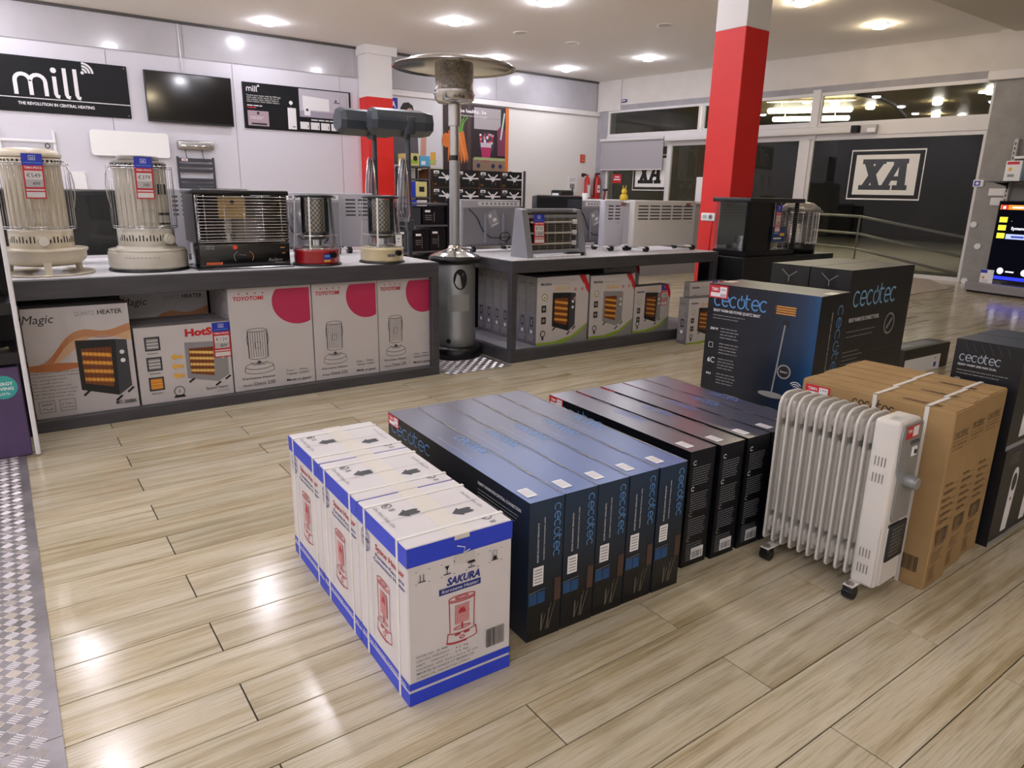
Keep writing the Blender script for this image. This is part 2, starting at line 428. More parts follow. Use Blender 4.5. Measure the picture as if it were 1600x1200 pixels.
# ---- ceiling, walls
def ceiling():
    b = MB(); cm = pm('ceiling paint', '#f4f0ec', .8)
    b.box(FX0, FY0, CEIL, FX1, FY1, CEIL+.2, cm)
    tag(b.build('ceiling'), 'off-white plastered ceiling', kind='structure')
    b = MB(); b.box(4.5, 3.1, CEIL-.05, 15.2, 5.25, CEIL+.02, pm('beam paint', '#d6d0c4', .8))
    tag(b.build('trim_1'), 'dropped ceiling beam', kind='structure')
ceiling()
YW = 13.9
def wall_left():
    wp = pm('white wall panel', '#d2d0d9', .45)
    b = MB(); b.box(FX0, YW+.02, 0, 12.75, YW+.3, CEIL, pm('panel gap', '#bcb9c0', .7))
    wl = tag(b.build('wall_left'), 'white panelled side wall with grey upper band', kind='structure')
    xs = [FX0, -2.2, -.2, 1.8, 3.78, 5.8, 6.3]
    for a, c in zip(xs[:-1], xs[1:]):
        q = MB(); q.rbox(a+.004, YW, 0, c-.004, YW+.03, 3.48, .004, wp, 1); q.build('wall_panel', wl)
    q = MB(); q.rbox(6.72, YW, 0, 12.68, YW+.03, 3.25, .004, pm('white board', '#e6e3df', .4), 1); q.build('wall_panel', wl)
    q = MB(); q.rbox(6.72, YW-.05, 3.25, 12.66, YW+.03, 3.36, .006, WHITE, 1); tag(q.build('trim_3'), 'white rail along the wall', kind='structure')
    gm = noisy('grey glazed band', '#aeacb1', '#b6b4b9', 3, .2, coat=.3)
    xs = [FX0, -3.1, 0., 3.0, 6.13]
    for a, c in zip(xs[:-1], xs[1:]):
        q = MB(); q.box(a+.012, YW+.005, 3.5, c-.012, YW+.03, CEIL-.02, gm); q.build('upper_panel', wl)
    for a, c in zip([6.85, 9.5], [9.5, 12.55]):
        q = MB(); q.box(a+.012, YW+.005, 3.38, c-.012, YW+.03, CEIL-.02, gm); q.build('upper_panel', wl)
    q = MB(); q.box(FX0, YW-.02, CEIL-.045, 12.6, YW+.03, CEIL-.001, pm('shadow trim', '#4a4744', .6)); tag(q.build('trim_4'), 'dark shadow gap under the ceiling', kind='structure')
    q = MB(); q.box(6.2, YW-.38, 3.13, 6.74, YW+.02, CEIL+.001, WHITE); q.box(6.16, YW-.42, CEIL-.16, 6.84, YW+.02, CEIL+.001, WHITE)
    q.box(6.2, YW-.38, 0, 6.74, YW+.02, 3.13, RED)
    tag(q.build('column'), 'white wall pilaster with a red lower part', kind='structure')
    # plain unseen walls
    for n, bb in (('wall_rear', (FX0, FY0-.2, 0, FX1, FY0, CEIL)), ('wall_side', (FX0-.2, FY0, 0, FX0, FY1, CEIL))):
        q = MB(); q.box(*bb, WHITE); tag(q.build(n), 'plain white wall', kind='structure')
wall_left()

ENT = ((12.6, 13.9, 0), math.radians(-82.38))
FRW = pm('white window frame', '#d9d6d6', .4)
GLASS = glassy('pane glass', '#c4c8ca', .0, 0., 1.36)
def entrance():
    pl = noisy('plaster', '#cfcac4', '#d8d3ce', 2.5, .75)
    gl = noisy('grey render', '#98969a', '#a6a4a8', 4, .7)
    b = MB()
    b.box(-.15, 0, 3.48, 16, .3, CEIL, pl); b.box(.0, -.03, 3.36, .72, .0, CEIL-.001, pl)
    b.box(-.15, .0, 3.36, 9.3, .3, 3.48, gl); b.box(-.15, 0, 0, .34, .3, 3.36, gl)
    b.box(9.3, 0, 0, 16, .3, 3.48, pl)
    wr = tag(b.build('wall_entrance', None, *ENT), 'rendered wall above the shop entrance', kind='structure')
    b = MB(); b.rbox(8.56, -.12, 0, 9.25, .3, 3.3, .006, noisy('grey plaster', '#8f8d8b', '#9d9b99', 5, .7), 1); b.rbox(8.44, -.2, 3.3, 9.36, .3, 3.45, .01, WHITE, 1)
    b.box(8.5, -.16, 3.45, 9.3, .3, CEIL, pl)
    tag(b.build('column', None, *ENT), 'grey plaster pier beside the entrance glazing', kind='structure')
    def frame(b, s0, s1, z0, z1, t=.05, y0=.0, y1=.07):
        b.box(s0, y0, z0, s1, y1, z0+t, FRW); b.box(s0, y0, z1-t, s1, y1, z1, FRW)
        b.box(s0, y0, z0+t, s0+t, y1, z1-t, FRW); b.box(s1-t, y0, z0+t, s1, y1, z1-t, FRW)
    def window(n, s0, s1, z0, z1, lab, t=.05, splits=()):
        r = bpy.data.objects.new('window_%d' % n, None); COL.objects.link(r); r.location = ENT[0]; r.rotation_euler.z = ENT[1]
        tag(r, lab, kind='structure')
        b = MB(); frame(b, s0, s1, z0, z1, t)
        for sp in splits: b.box(sp-.035, .0, z0+t, sp+.035, .07, z1-t, FRW)
        b.build('window_frame', r)
        e = [s0]+list(splits)+[s1]
        for a, c in zip(e[:-1], e[1:]):
            b = MB(); g0 = a+(t if a == s0 else .035)-.004; g1 = c-(t if c == s1 else .035)+.004
            b.box(g0, .03, z0+t-.004, g1, .038, z1-t+.004, GLASS); b.build('pane', r)
        return r
    window(1, .34, 2.95, 2.77, 3.36, 'transom over the blind')
    window(2, 2.99, 5.52, 2.77, 3.36, 'transom over the sliding door', .06)
    window(3, 5.6, 8.56, 2.74, 3.36, 'transom over the shop front pane', .06)
    b = MB(); b.rbox(5.47, -.04, 2.5, 5.63, .1, 3.42, .01, FRW, 1); b.box(.34, -.02, 2.55, 8.56, .12, 2.77, FRW)
    b.box(5.35, -.03, 0, 5.52, .1, 2.55, FRW)
    tag(b.build('trim_2', None, *ENT), 'white mullions and middle rail', kind='structure')
    window(4, .34, 2.2, .0, 2.55, 'fixed pane behind the roller blind', .06)
    window(5, 2.2, 5.35, .0, 2.55, 'sliding glass doors', .06, (3.78,))
    window(6, 5.52, 8.56, .0, 2.55, 'large shop front pane with lettering', .07)
    # automatic door operator
    t = thing('door_operator', 'long white automatic door operator box above the glass doors', 'door operator', ENT[0], ENT[1])
    b = MB(); b.rbox(2.16, -.17, 2.585, 6.34, -.021, 2.72, .012, FRW, 2); b.build('casing', t)
    b = MB(); b.box(6.34, -.17, 2.59, 6.46, -.021, 2.715, BLACKM); b.build('end_cap', t)
    t = thing('door_sensor', 'small white sensor box beside the door operator', 'sensor', ENT[0], ENT[1])
    b = MB(); b.rbox(6.5, -.12, 2.57, 6.78, -.021, 2.72, .01, pm('grey box', '#b9b8ba', .4), 2); b.build('casing', t)
    b = MB(); b.box(6.62, -.128, 2.59, 6.76, -.119, 2.66, PW); b.build('cover', t)
    # blind
    t = thing('roller_blind', 'grey roller blind half drawn over the fixed pane', 'blind', ENT[0], ENT[1])
    bf = pm('blind fabric', '#a7a3a8', .8)
    b = MB(); b.cyl((.2, -.09, 2.67), (2.1, -.09, 2.67), .035, FRW, 12); b.build('roller', t)
    b = MB(); b.box(.22, -.075, 1.97, 2.08, -.072, 2.66, bf); b.build('fabric', t)
    b = MB(); b.cyl((.22, -.073, 1.97), (2.08, -.073, 1.97), .012, FRW, 8); b.build('bottom_bar', t)
    # XA signs on the glass
    wf = pm('white film', '#e6e5e1', .6); df = pm('dark film', '#121316', .25)
    def xa(s0, z0, W, H, lab, name):
        b = MB(); d = Dec(b, (s0, .024, z0), (1,0,0), (0,0,1), .001); fw = W*.024
        d.frame(0, 0, W, H, fw, wf); d.rect(W*.07, H*.09, W*.93, H*.91, wf)
        # letters: slab X with a serif and slab A
        q = lambda *pts: d.poly([(W*x, H*y) for x, y in pts], df)
        q((.15,.19),(.45,.19),(.45,.29),(.15,.29)); q((.17,.72),(.50,.72),(.50,.82),(.17,.82))
        q((.19,.28),(.29,.28),(.47,.73),(.36,.73)); q((.20,.73),(.32,.73),(.44,.28),(.33,.28))
        q((.45,.19),(.60,.19),(.60,.29),(.45,.29)); q((.50,.76),(.72,.76),(.72,.82),(.50,.82))
        q((.62,.19),(.82,.19),(.82,.29),(.62,.29)); q((.60,.72),(.80,.72),(.80,.82),(.60,.82))
        q((.47,.28),(.57,.28),(.70,.73),(.61,.73)); q((.68,.73),(.78,.73),(.79,.28),(.68,.28)); q((.56,.38),(.70,.38),(.70,.47),(.58,.47))
        o = b.build(name, None, *ENT); return tag(o, lab, 'sign')
    xa(6.36, 1.39, 1.28, .88, 'large XA lettering in a white frame on the shop front pane', 'glass_lettering')
    xa(1.19, 1.5, 1.0, .8, 'XA lettering on the pane partly covered by the roller blind', 'glass_lettering')
    b = MB(); d = Dec(b, (.56, .022, 1.66), (1,0,0), (0,0,1)); d.rect(0, 0, .28, .21, PR); d.rect(.04, .07, .24, .1, PW); d.rect(.07, .13, .21, .16, PW)
    tag(b.build('sticker', None, *ENT), 'small red notice stuck on the pane under the blind', 'sticker')
    # call button and switch plates on the pier
    b = MB(); b.rbox(8.5, -.15, 1.62, 8.66, -.121, 1.74, .01, PW, 1); d = Dec(b, (8.52, -.15, 1.64), (1,0,0), (0,0,1)); d.rect(0, 0, .09, .08, PB); d.disc(.045, .04, .025, PW)
    tag(b.build('door_button', None, *ENT), 'small white and blue exit button on the pier edge', 'button')
    b = MB(); b.rbox(8.75, -.14, 1.48, 9.02, -.121, 1.6, .008, PW, 1); tag(b.build('switch_plate', None, *ENT), 'wide white switch plate on the grey pier', 'switch')
    b = MB(); b.rbox(8.8, -.14, 1.32, 8.98, -.121, 1.45, .008, PW, 1); tag(b.build('switch_plate', None, *ENT), 'small white switch plate below the wide one on the pier', 'switch')
    b = MB(); b.rbox(.74, -.05, 3.53, .9, 0, 3.6, .02, pm('alarm blue', '#39407a', .4), 2); d = Dec(b, (.76, -.05, 3.545), (1,0,0), (0,0,1)); d.rect(0, .01, .12, .03, PW)
    tag(b.build('alarm_box', None, *ENT), 'small blue alarm badge on the wall above the transom', 'alarm')
entrance()

def column():
    b = MB(); b.rbox(6.76, 5.19, 0, 7.17, 5.6, 3.13, .006, RED, 1); b.build
    b.rbox(6.76, 5.19, 3.13, 7.17, 5.6, CEIL, .006, WHITE, 1)
    o = b.build('column'); tag(o, 'square red column with white top', kind='structure')
    t = thing('power_socket', 'white double wall socket on the red column', 'socket', (6.76, 5.46, 1.14))
    b = MB(); b.rbox(-.016, -.1, -.045, -.0005, .1, .045, .006, PW, 2); b.build('plate', t)
    b = MB(); d = Dec(b, (-.016, .09, -.04), (0,-1,0), (0,0,1)); d.rect(.02, .02, .075, .06, pm('screen grey', '#9fb4b4', .3)); d.disc(.13, .04, .03, PG); d.disc(.13, .04, .012, PK); b.build('socket_face', t)
    b = MB()
    b.tube([(-.008, -.06, -.045), (-.01, -.06, -.12), (-.006, -.05, -.2), (-.006, -.05, -.5)], .004, RED, 6); b.build('cable', t)
column()

# ---- downlights
LENS = pm('lit diffuser', '#ffffff', .5, emit=1.)
def lamp_mat(name, col, st):
    m = bpy.data.materials.new(name); m.use_nodes = True; nt = m.node_tree; nt.nodes.clear()
    o = nt.nodes.new('ShaderNodeOutputMaterial'); e = nt.nodes.new('ShaderNodeEmission'); e.inputs[0].default_value = lin(col); e.inputs[1].default_value = st
    nt.links.new(e.outputs[0], o.inputs[0]); return m
COOL = lamp_mat('downlight cool', '#f6f4ff', LAMP); WARM = lamp_mat('downlight warm', '#ffeac4', LAMP)
def downlights():
    rim = pm('downlight rim', '#e4e0dc', .4)
    def make(mat, lit):
        t = thing('ceiling_downlight', 'round recessed ceiling downlight, lit' if lit else 'unlit round recessed ceiling fitting', 'ceiling light', (0,0,CEIL), 0, 'lit ceiling downlights' if lit else 'unlit ceiling fittings')
        b = MB(); b.lathe([(.105, .002), (.105, -.012), (.14, -.01), (.145, .0)], rim, 28); b.build('rim', t)
        b = MB(); b.lathe([(.105, -.006), (.105, -.04), (.095, -.055), (.06, -.064), (.0001, -.066)] if lit else [(.105, -.004), (.0001, -.004)], mat if lit else pm('off lens', '#cfc9c3', .4), 28, smooth=False); b.build('diffuser', t)
        return t
    lit = [(4.16,12.9),(6.54,10.79),(8.85,12.97),(6.92,8.87),(10.75,12.97),(11.15,10.88),(11.8,6.51),(9.67,6.52)]
    off = [(7.87,10.75),(9.08,10.81),(9.3,8.74)]
    unseen = []
    for y in (12.9, 10.8, 8.75, 6.5, 4.4, 2.2, .2, -1.8, -3.8):
        for x in (-4., -1.9, .2, 2.3, 4.4, 6.6, 8.8, 11., 13.):
            if y == 2.2 and x not in (-4., -1.9, 4.4): continue
            if y == .2 and x not in (-4., -1.9): continue
            if y < 0 and x > 3: continue
            if y == -1.8 and x > -1: continue
            if 3.0 < y < 5.3 and x > 4.2: continue
            p = project((x, y, CEIL))
            if p and -30 < p[0] < 1640 and p[1] > -12: continue
            if any(math.hypot(x-a, y-c) < 1.3 for a, c in lit+off): continue
            unseen.append((x, y))
    cool = make(COOL, True); warm = make(WARM, True); first = {0: True, 1: True}
    names = ['lit ceiling downlight by the grey wall band above the heater-picture sign', 'lit ceiling downlight out from the white pilaster top', 'lit ceiling downlight above the dark food poster', 'lit ceiling downlight in line with the lone unlit fitting', 'lit ceiling downlight above the white wall board near the corner', 'lit ceiling downlight before the roller blind corner', 'lit ceiling downlight close to the entrance wall above the XA lettered pane', 'lit ceiling downlight beside the red column on its entrance side']
    for i, (x, y) in enumerate(lit+unseen):
        wz = 1 if (y < 3 and x > .8) or (x > 9 and y < 7) else 0
        src = warm if wz else cool
        if first[wz]: src.location = (x, y, CEIL); first[wz] = False; q = src
        else: q = dup(src, (x, y, CEIL))
        q['label'] = names[i] if i < len(names) else 'lit ceiling downlight over the open shop floor'
    o = make(COOL, False)
    o.location = (*off[0], CEIL)
    o['label'] = 'unlit ceiling fitting of the pair, next to the lit one before the pilaster'
    for p, lab in zip(off[1:], ('unlit ceiling fitting of the pair, on the entrance side', 'lone unlit ceiling fitting towards the red column')): dup(o, (*p, CEIL), 0, lab)
downlights()

# ---- outside: canopy soffit, lamps, ramp rail, ground
def outside():
    b = MB(); b.box(0, 0, -.3, 1, 1, -.02, BLACKM)
    g = MB(); g.box(13.2, -6, -.3, 40, 30, -.03, pm('night paving', '#9a9284', .9)); tag(g.build('ground'), 'paving outside the shop', kind='structure')
    s = MB(); sm = noisy('soffit timber', '#7d6c45', '#9a885c', 3, .5, (1.2, 9, 1))
    s.box(.2, .3, 3.62, 12, 14, 3.7, sm)
    tag(s.build('ceiling_canopy', None, *ENT), 'timber canopy soffit outside', kind='structure')
    s = MB(); s.box(-1, 14, 0, 12, 14.2, 3.7, pm('dark facade', '#08090b', .8)); s.box(-1, .3, 0, .2, 14, 3.7, pm('dark facade2', '#55504a', .7))
    tag(s.build('wall_outside', None, *ENT), 'dark wall across the canopy', kind='structure')
    lm = lamp_mat('canopy lamp', '#fff2dd', 130)
    first = None
    for x, y in ((16.59,9.97),(17.83,9.78),(18.06,8.32),(20.63,9.49),(21.68,9.29),(17.08,6.83)):
        if first is None:
            first = thing('canopy_downlight', 'small round downlight in the timber canopy outside', 'ceiling light', (x, y, 3.62), 0, 'canopy downlights outside')
            q = MB(); q.lathe([(.1, .0), (.1, -.01), (.13, -.008), (.135, 0)], STEELB, 20); q.build('rim', first)
            q = MB(); q.lathe([(.1, -.004), (.1, -.07), (.06, -.09), (.0001, -.095)], lm, 20); q.build('diffuser', first)
        else: dup(first, (x, y, 3.62))
    for (x, y), lab in (((15.3, 10.9), 'bright fluorescent tube lamp under the canopy, next to the glazing'), ((16.95, 11.9), 'bright fluorescent tube lamp under the canopy, farther out')):
        t = thing('tube_lamp', lab, 'lamp', (x, y, 3.62), math.radians(-58))
        q = MB(); q.rbox(-.05, -.05, -.06, 1.9, .05, -.001, .02, WHITE, 2); q.cyl((.3,0,-.2),(.3,0,-.05),.01,WHITE,8); q.cyl((1.5,0,-.2),(1.5,0,-.05),.01,WHITE,8); q.build('housing', t)
        q = MB(); q.rbox(0, -.09, -.3, 1.85, .09, -.19, .04, lamp_mat('tube light', '#fff3d0', 34), 2); q.build('diffuser', t)
    b = MB(); pts = [(15.64,8.91),(16.2,8.85),(16.81,8.94),(17.8,9.2),(19.04,9.67),(20.4,10.2),(21.89,10.84)]
    b.tube([(x, y, 3.6) for x, y in pts], .05, pm('dark trim', '#3a3122', .6), 8)
    tag(b.build('canopy_trim'), 'dark curved trim across the timber canopy', 'trim')
    t = thing('handrail', 'steel ramp handrail with three bars outside the glazing', 'handrail')
    RW = pm('rail paint', '#d9d5c8', .35)
    for i, z in enumerate((0, -.36, -.68)):
        q = MB(); q.tube([(15.4, 9.4, 1.04+z), (15.0, 8.1, 1.03+z), (14.55, 5.75, .73+z)], .026, RW, 10); q.build('rail_bar', t)
    for x, y, zt in ((15.0, 8.1, 1.03), (15.4, 9.4, 1.04), (14.55, 5.75, .73)):
        q = MB(); q.cyl((x, y, -.03), (x, y, zt), .022, RW, 10); q.build('post', t)
    # door mat inside
    b = MB(); mm = noisy('mat', '#8d8278', '#a59a90', 40, .9)
    b.prism([(10.9, 5.0), (12.45, 5.05), (13.62, 5.9), (13.45, 7.2), (11.5, 7.2)], (0,0,.0005), (1,0,0), (0,1,0), (0,0,.008), mm)
    tag(b.build('door_mat'), 'grey entrance mat inside the glass doors', 'mat')
outside()
# ================================================================== CARTONS ON THE FLOOR
BLU = pm('carton blue', '#2440c8', .42)
CWH = noisy('carton white', '#cfcaca', '#d9d5d4', 3, .5)
STRAP = pm('plastic strap', '#dcdad4', .35)
TAPE = pm('clear tape', '#d6d0c4', .35)
LINE = pm('dark red line print', '#b3303a', .45)
def heater_drawing(d, x, y, W, H, m, fill=None):
    """line drawing of a round glass kerosene heater"""
    lw = W*.028; P = lambda a, b: (x+W*a, y+H*b)
    def ell(cx, cy, rx, ry, a0=0, a1=2*PI): d.arc(x+W*cx, y+H*cy, W*rx, a0, a1, lw, m, 18, H*ry)
    ell(.5, .93, .40, .05); ell(.5, .90, .40, .05, PI, 2*PI); ell(.5, .93, .2, .022)
    for a in (.12, .88): d.stroke([P(a, .9), P(a+(.02 if a < .5 else -.02), .27)], lw, m)
    ell(.5, .27, .42, .05, PI, 2*PI); ell(.5, .1, .46, .06, PI, 2*PI)
    d.stroke([P(.08, .27), P(.05, .1)], lw, m); d.stroke([P(.92, .27), P(.95, .1)], lw, m)
    ell(.5, .09, .47, .07, PI, 1.6*PI); ell(.5, .12, .07, .03)
    if fill: d.poly([P(.28, .42), P(.72, .42), P(.7, .78), P(.3, .78)], fill)
    for i in range(9):
        a = .3+.05*i; d.stroke([P(a, .42), P(a, .8)], lw*.35, m)
    for i in range(9): d.stroke([P(.28, .42+.045*i), P(.72, .42+.045*i)], lw*.35, m)
    d.poly([P(.38, .62), P(.62, .62), P(.56, .72), P(.44, .72)], m)
    d.stroke([P(.5, .42), P(.5, .3)], lw*2, m); ell(.5, .33, .25, .03); ell(.36, .2, .08, .012); ell(.64, .2, .08, .012)
def sakura():
    W, D, H = .325, .336, .478
    t = thing('heater_carton', 'x', 'carton')
    b = MB(); b.rbox(0, 0, 0, W, D, H, .004, CWH, 1); b.build('carton_body', t)
    b = MB(); PINK = pm('pale red print', '#d9a8a6', .5)
    for o, u, ww in (((0,0,0), (1,0,0), W), ((0,D,0), (0,-1,0), D)):
        d = Dec(b, o, u, (0,0,1)); d.rect(0, H-.056, ww, H-.001, BLU); d.rect(0, .001, ww, .042, BLU); d.rect(0, .05, ww, .072, BLU)
    d = Dec(b, (0,0,0), (1,0,0), (0,0,1), .0012)
    d.text('SAKURA', .115, .337, .022, pm('logo blue', '#20307c', .45), w=.105, bold=.045, shear=.25)
    d.rect(.092, .312, .222, .331, pm('logo blue', '#20307c')); d.text('Kerosene Heater', .1, .317, .0105, PW, w=.115, shear=.2)
    heater_drawing(d, .11, .145, .105, .155, LINE, PINK)
    for i, ic in enumerate('ugup'):
        xx = .03+i*.075; d.rect(xx, .372, xx+.022, .375, PK)
        if i == 0: d.stroke([(xx+.006, .375), (xx+.006, .395)], .002, PK); d.stroke([(xx+.016, .375), (xx+.016, .395)], .002, PK)
        elif i == 1: d.poly([(xx+.004, .398), (xx+.018, .398), (xx+.011, .384)], PK); d.stroke([(xx+.011, .386), (xx+.011, .375)], .002, PK)
        elif i == 2: d.disc(xx+.011, .386, .012, PK, 12, a0=0, a1=PI); d.stroke([(xx+.011, .386), (xx+.011, .376)], .002, PK)
        else: d.frame(xx+.005, .388, xx+.017, .402, .0015, PK); d.rect(xx+.005, .375, xx+.017, .385, PK)
        for a, c in ((xx-.008, .368), (xx+.03, .368), (xx-.008, .405), (xx+.03, .405)): d.rect(a, c, a+.004, c+.002, PK)
    d.text('MODEL NO. : SK-900E', .02, .148, .006, PK, w=.095); d.text('GROSS WEIGHT :   6.2  Kg', .02, .135, .006, PK, w=.16)
    d.text('NET    WEIGHT :   5.4  Kg', .02, .122, .006, PK, w=.16); d.text('PACKING SIZE: 32.5 x 32.5 x 47 CM', .02, .109, .006, PK, w=.19)
    d.text('IMPORTED BY: KONICO LT TRADERS LTD', .02, .096, .0062, PK, w=.18, bold=.01); d.text('12 IRIDA STR. 1046 NICOSIA CYPRUS', .02, .083, .006, PK, w=.165)
    d.barcode(.24, .098, .062, .06, PK, 5); d.rect(.14, .395, .2, H-.056, pm('tape film', '#cbc7c2', .25))
    d.stroke([(.145, .45), (.17, .44), (.165, .425), (.185, .43)], .003, PW)
    d = Dec(b, (0,D,0), (0,-1,0), (0,0,1), .0012)
    NB = pm('logo blue', '#20307c')
    for rr, ry in ((.032, .036), (.02, .036), (.008, .036)): d.arc(.06, .385, rr, 0, 2*PI, .002, NB, 20, ry)
    for yy in (.365, .385, .405): d.stroke([(.03, yy), (.09, yy)], .0018, NB)
    d.text('KPS', .04, .378, .014, NB, w=.042, bold=.02)
    d.text('Space Heater', .13, .385, .018, LINE, w=.19, bold=.02); d.text('Portable Kerosene', .13, .363, .012, NB, w=.19, bold=.015); d.text('Convection Heater', .115, .346, .012, NB, w=.21, bold=.015)
    heater_drawing(d, .125, .115, .11, .2, LINE, PINK)
    d.rect(.105, .09, .107, .33, PG); d.text('KONICO TRADING CONVECTION', .02, .056, .009, PW, w=.3, bold=.01)
    d = Dec(b, (0,0,H), (1,0,0), (0,1,0)); d.rect(.13, 0, .195, D, TAPE)
    for x, y in ((.1, .19), (.235, .12)):
        d.poly([(x+.022, y-.016), (x-.008, y-.016), (x-.008, y-.026), (x-.036, y), (x-.008, y+.026), (x-.008, y+.016), (x+.022, y+.016), (x+.03, y+.008), (x+.022, y), (x+.03, y-.008)], PK)
    for x, y in ((.06, .26), (.27, .05)): d.arc(x, y, .014, 0, 2*PI, .003, PK, 16, .011); d.stroke([(x-.008, y), (x+.006, y+.006)], .004, PK); d.rect(x-.006, y-.034, x+.012, y-.024, PG)
    d.stroke([(0, D/2), (W, D/2)], .0015, PG)
    d = Dec(b, (0,D,H), (0,-1,0), (1,0,0), .001); d.text('Do Not Step On', .07, .02, .012, PG, w=.14); d.text('Do Not Step On', .1, .29, .011, PG, w=.12)
    b.build('printed_artwork', t)
    for yy in (.052, D-.06):
        b = MB(); e = .002
        for q in ((-e, yy, 0, W+e, yy+.012, .0008), (-e, yy, H, W+e, yy+.012, H+e), (-e, yy, 0, 0, yy+.012, H+e), (W, yy, 0, W+e, yy+.012, H+e)): b.box(*q, STRAP)
        b.build('strap', t)
    b = MB(); b.box(W*.43, -.0022, H-.012, W*.57, .001, H+.0012, TAPE); b.box(W*.43, 0, H+.0001, W*.57, .06, H+.0012, TAPE); b.build('tape', t)
    r = math.radians(-2.09); n = (-math.sin(r), math.cos(r))
    labs = ['white and blue strapped kerosene heater carton whose full printed end with barcode is uncovered', 'middle one of the three white and blue strapped kerosene heater cartons', 'white and blue strapped kerosene heater carton at the row end towards the display counter']
    for i in range(3):
        k = i*.3395; p = (.732+n[0]*k, 1.450+n[1]*k, 0)
        if i == 0: t.location = p; t.rotation_euler.z = r; t['label'] = labs[0]; t['group'] = 'white and blue kerosene heater cartons'
        else: dup(t, p, r, labs[i])
sakura()

def price_sticker(t, o, u, v, w=.1, h=.04, name='price_sticker'):
    b = MB(); d = Dec(b, o, u, v, .0016); d.rect(0, 0, w, h, PR); d.rect(w*.08, h*.1, w*.92, h*.42, PW); d.rect(w*.56, h*.42, w*.92, h*.88, PW)
    d.text('TIMH', w*.1, h*.55, h*.26, PW, w=w*.38, bold=.02); d.rect(w*.6, h*.14, w*.9, h*.36, pm('sticker lilac', '#b7a9b8')); d.text('199', w*.62, h*.56, h*.2, PK, w=w*.24)
    return b.build(name, t)

NAVY_T = grad('navy top print and sheen', 'Y', [(0, '#32599a'), (.35, '#2c4f8a'), (.58, '#33365a'), (1, '#36344f')], .34, coat=.5, coatr=.32)  # blue end is print; purple-grey end holds the ceiling's reflection as colour
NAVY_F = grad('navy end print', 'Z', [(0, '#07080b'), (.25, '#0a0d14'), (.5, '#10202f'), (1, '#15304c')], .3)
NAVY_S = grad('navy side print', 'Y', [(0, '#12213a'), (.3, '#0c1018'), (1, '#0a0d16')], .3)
DARK_T = grad('dark top print and sheen', 'Y', [(0, '#262e44'), (.5, '#343048'), (1, '#423d5c')], .3, coat=1., coatr=.28)  # lilac towards the back is ceiling reflection painted into the top
DARK_F = pm('dark carton print', '#090b11', .35, spec=.35)
GLOW = pm('brown glow print', '#4d382e', .45); WINB = pm('window blue print', '#1d4a78', .4); TWIG = pm('twig print', '#7d7664', .5)
SCUFF = pm('scuffed card edge', '#b9b2a8', .7)
def slim_carton(W, D, H, dark, label, group):
    t = thing('heater_carton', label, 'carton', group=group)
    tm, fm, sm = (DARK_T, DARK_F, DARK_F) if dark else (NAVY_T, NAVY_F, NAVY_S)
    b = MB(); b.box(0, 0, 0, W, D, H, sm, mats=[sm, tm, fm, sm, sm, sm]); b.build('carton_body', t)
    b = MB(); d = Dec(b, (0,0,0), (1,0,0), (0,0,1))
    if not dark:
        d.logo_c(W*.72, H*.955, W*.17, PCY, .14, -PI/2, .62*1.75)
        d.text('READY WARM 8150 CRYSTAL CONNECTION', W*.42, H*.88, .005, PW, w=H*.3, rot=-PI/2); d.text('GLASS PANEL CONVECTOR HEATER', W*.24, H*.85, .0055, PW, w=H*.28, rot=-PI/2, bold=.01)
        d.rect(W*.14, H*.41, W*.44, H*.54, PW)
        for i in range(5): d.rect(W*.18, H*(.425+.022*i), W*.4, H*(.433+.022*i), PG)
        d.rect(W*.78, H*.25, W*.98, H*.42, GLOW)
        d.rect(W*.02, H*.27, W*.5, H*.355, WINB); d.rect(W*.26, H*.275, W*.28, H*.35, DARK_F); d.stroke([(W*.02, H*.36), (W*.5, H*.37)], .0018, PG)
        rr = random.Random(4)
        for i in range(9):
            x = W*(.35+.3*rr.random()); d.stroke([(x, H*.06), (x+W*rr.uniform(.0, .22), H*rr.uniform(.14, .26))], .0014, TWIG)
    else:
        for i in range(4):
            y0 = H*(.9-.22*i); d.arc(W*.2, y0, .008, .6, 5.6, .003, PW if i < 2 else PG, 10); d.lines(W*.14, y0-.022, W*.72, 8, .0095, .0026, pm('grey small print', '#8d9096', .5), .15, i+3)
        d.rect(W*.36, H*.05, W*.86, H*.15, PW); d.barcode(W*.4, H*.06, W*.42, H*.06, PK, 9); d.text('Ready Warm', W*.42, H*.128, .005, PK, w=W*.36)
    d = Dec(b, (0,D,H), (0,-1,0), (1,0,0))
    lx = .40*D; d.logo_c(lx, W*.62, W*.3, PCY if not dark else pm('logo violet', '#5f7fc4', .4), .13, 0, .205*D/(W*.3*7.6))
    d.text('READY WARM 8150 CRYSTAL CONNECTION', .375*D, W*.22, .0075, pm('grey blue print', '#9aa4bd'), w=.24*D)
    d.rect(D-.098, W*.12, D-.036, W*.42, PW)
    for i in range(4): d.rect(D-.09, W*(.17+.06*i), D-.045, W*(.19+.06*i), PG)
    d.stroke([(.0, W*.995), (D, W*.995)], .003, SCUFF if not dark else DARK_F)
    rr = random.Random(int(D*1000))
    for i in range(5):
        a = rr.uniform(.1, .8)*D; d.poly([(a, W), (a+.07, W), (a+.05, W*.955), (a+.015, W*.965)], SCUFF if not dark else PG)
    d = Dec(b, (0,D,0), (0,-1,0), (0,0,1))
    d.logo_c(.035, H*.85, .04, PCY, .11, 0, .35/(.04*7.6)); d.text('READY WARM 8150 CRYSTAL CONNECTION', D-.3, H*.9, .011, PW, w=.255, bold=.01); d.lines(D-.3, H*.86, .25, 3, .012, .003, PG)
    b.build('printed_artwork', t)
    price_sticker(t, (0, D-.005, H-.046), (0,-1,0), (0,0,1), .1, .045)
    return t
